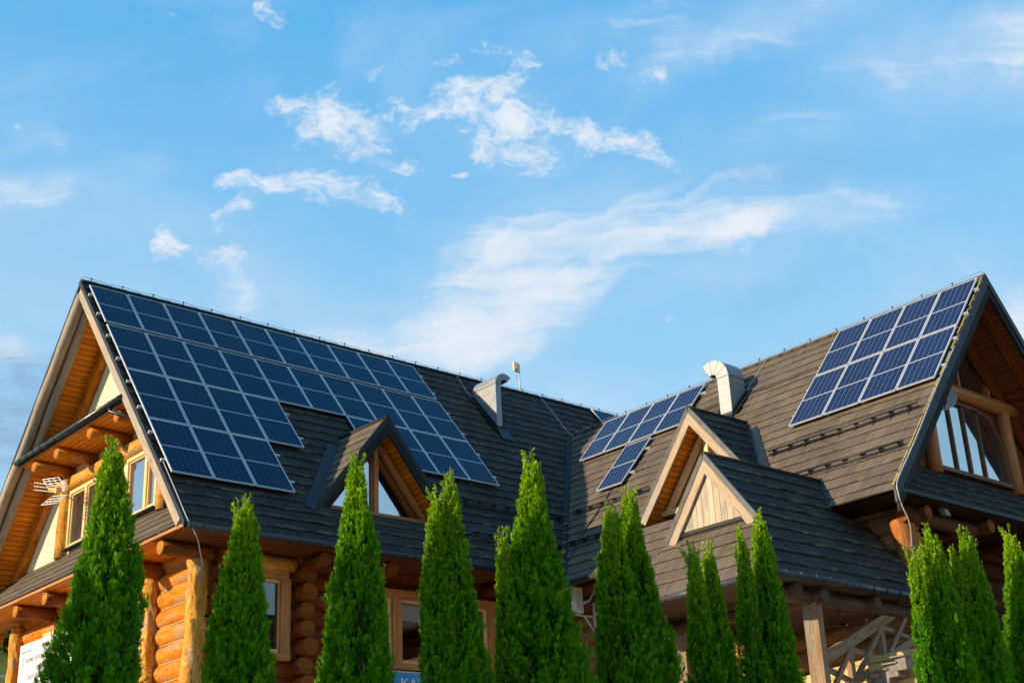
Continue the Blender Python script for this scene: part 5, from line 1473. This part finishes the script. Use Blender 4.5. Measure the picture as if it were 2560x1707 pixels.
# ------------------------------------------------------------------ ground, the meadow hill and what stands on it
def grassmat(name, a, b_, c):
    m, t, b, o = mat(name); P = OBJ(t)
    n1 = t.noise(P, .05, 6, .6); n2 = t.noise(P, 1.3, 6, .65); n3 = t.noise(P, 9, 4, .7)
    col = t.mix(t.ramp(n1, .35, .65), a, b_); col = t.mix(t.ramp(n2, .4, .75, 0, .6), col, c); col = t.mix(t.ramp(n3, .4, .7, 0, .5), col, tuple(q*.5 for q in a))
    t.put(b.inputs['Base Color'], col); b.inputs['Roughness'].default_value = .95; b.inputs['Specular IOR Level'].default_value = .1
    bump(t, b, n3, .6, .05); return m
GR = grassmat('lawn', (.030, .075, .012), (.05, .10, .018), (.075, .10, .025))
ME = grassmat('meadow', (.19, .22, .040), (.24, .23, .050), (.09, .15, .025))
def hill_h(x, y):
    az = math.degrees(math.atan2(y-CAM.y, x-CAM.x)); d = math.hypot(x-CAM.x, y-CAM.y)
    w = math.exp(-((az-72)/16)**2); s = min(1, max(0, (d-70)/150)); s = s*s*(3-2*s)
    return 60*w*s*(1+.06*mnoise.noise(Vector((x*.02, y*.02, 0))))
def sheet(name, x0, x1, y0, y1, n, zf, m):
    mb = MB(); xs = np.linspace(x0, x1, n+1); ys = np.linspace(y0, y1, n+1)
    for i in range(n):
        for j in range(n):
            mb.face([(a, b, zf(a, b)) for a, b in ((xs[i], ys[j]), (xs[i+1], ys[j]), (xs[i+1], ys[j+1]), (xs[i], ys[j+1]))], None, 0, True)
    o = mb.build(name, m, None, world=False); tag(o, kind='structure'); return o
sheet('ground', -2500, 2500, -2500, 2500, 12, lambda x, y: 0.0, GR)
BOUNCE = plain('pale bounce sheet', (.33, .26, .18), .9, var=.18, scale=1.5)
mb = MB(); mb.face([(-60, -60, .004), (60, -60, .004), (60, 24, .004), (-60, 24, .004)]); tag(mb.build('bounce_sheet', BOUNCE, None, world=False), kind='structure')  # unseen pale sheet, added to bounce warm light up to soffits and gables
sheet('hill', -140, 190, 30, 330, 44, lambda x, y: hill_h(x, y)-.4, ME)

def bush_tree(name, pos, H, Rr, label, seed, n=900, leaf=.22):
    rg = np.random.default_rng(seed); t = bpy.data.objects.new(name, None); COL.objects.link(t); t.location = pos
    tag(t, label, 'tree', 'trees on the far hillside')
    c = rg.normal(size=(9, 3))*np.array([Rr*.45, Rr*.45, H*.16])+np.array([0, 0, H*.6])
    k = rg.integers(0, 9, n); p = c[k]+norm(rg.normal(size=(n, 3)))*(Rr*.55*rg.random(n)**.4)[:, None]
    p[:, 2] = np.maximum(p[:, 2], H*.08)
    d = norm(rg.normal(size=(n, 3))+np.array([0, 0, .5]))
    ton = np.stack([.2+.6*rg.random(n), .15*rg.random(n), k*0.0], -1)
    V, F, TT = sprays(p, d, np.full(n, leaf*3), ton, rg, fingers=5, width=leaf*.5)
    o = bpy.data.objects.new('crown', quad_mesh('crown', V, F, TT, [M['far_leaf']])); COL.objects.link(o); o.parent = t
    mb = MB(); mb.log((pos[0], pos[1], pos[2]-.5), (pos[0], pos[1], pos[2]+H*.6), H*.03, H*.012, n=7, seg=1.0); mb.build('trunk', M['bark'], t, world=False)
M['far_leaf'] = foliage('far leaves', (.018, .045, .012), (.05, .085, .02), (.12, .14, .03))
for i, (px_, py_, H_, R_, lab) in enumerate(((32, 1632, 4.2, 2.4, 'bushy tree at the foot of the log corner post on the far hill'), (8, 1626, 5.5, 3.0, 'rounded tree by the left edge on the far hill'), (52, 1618, 7.0, 3.2, 'taller dark tree partly behind the log wall on the far hill'), (24, 1606, 8.0, 4.0, 'dark tree highest on the far hill'))):
    v = pix_dir(px_, py_); k = math.hypot(v.x, v.y); d_ = 85.0
    while d_ < 250 and hill_h(CAM.x+v.x/k*d_, CAM.y+v.y/k*d_)-.4 < CAM.z+v.z/k*d_: d_ += .5     # where this sight line meets the slope
    hx, hy = CAM.x+v.x/k*d_, CAM.y+v.y/k*d_
    bush_tree('far_tree', (hx, hy, hill_h(hx, hy)-.6), H_, R_, lab, 300+i)
# pale rail by the far meadow
v = pix_dir(8, 1698); k = 46/math.hypot(v.x, v.y); gx, gy, gz = CAM.x+v.x*k, CAM.y+v.y*k, CAM.z+v.z*k
t = bpy.data.objects.new('goal_frame', None); COL.objects.link(t); t.location = (gx, gy, 0); tag(t, 'white metal rail frame on the meadow at the left edge', 'fence')
mb = MB()
for dz in (.10, -.13): mb.tube([(gx-1.2, gy-.2, gz+dz), (gx+.12, gy+.02, gz+dz)], .028, 6)
mb.tube([(gx+.12, gy+.02, 0), (gx+.12, gy+.02, gz+.12)], .03, 6); mb.tube([(gx-1.2, gy-.2, 0), (gx-1.2, gy-.2, gz+.12)], .03, 6)
mb.build('rail', M['white'], t, world=False)
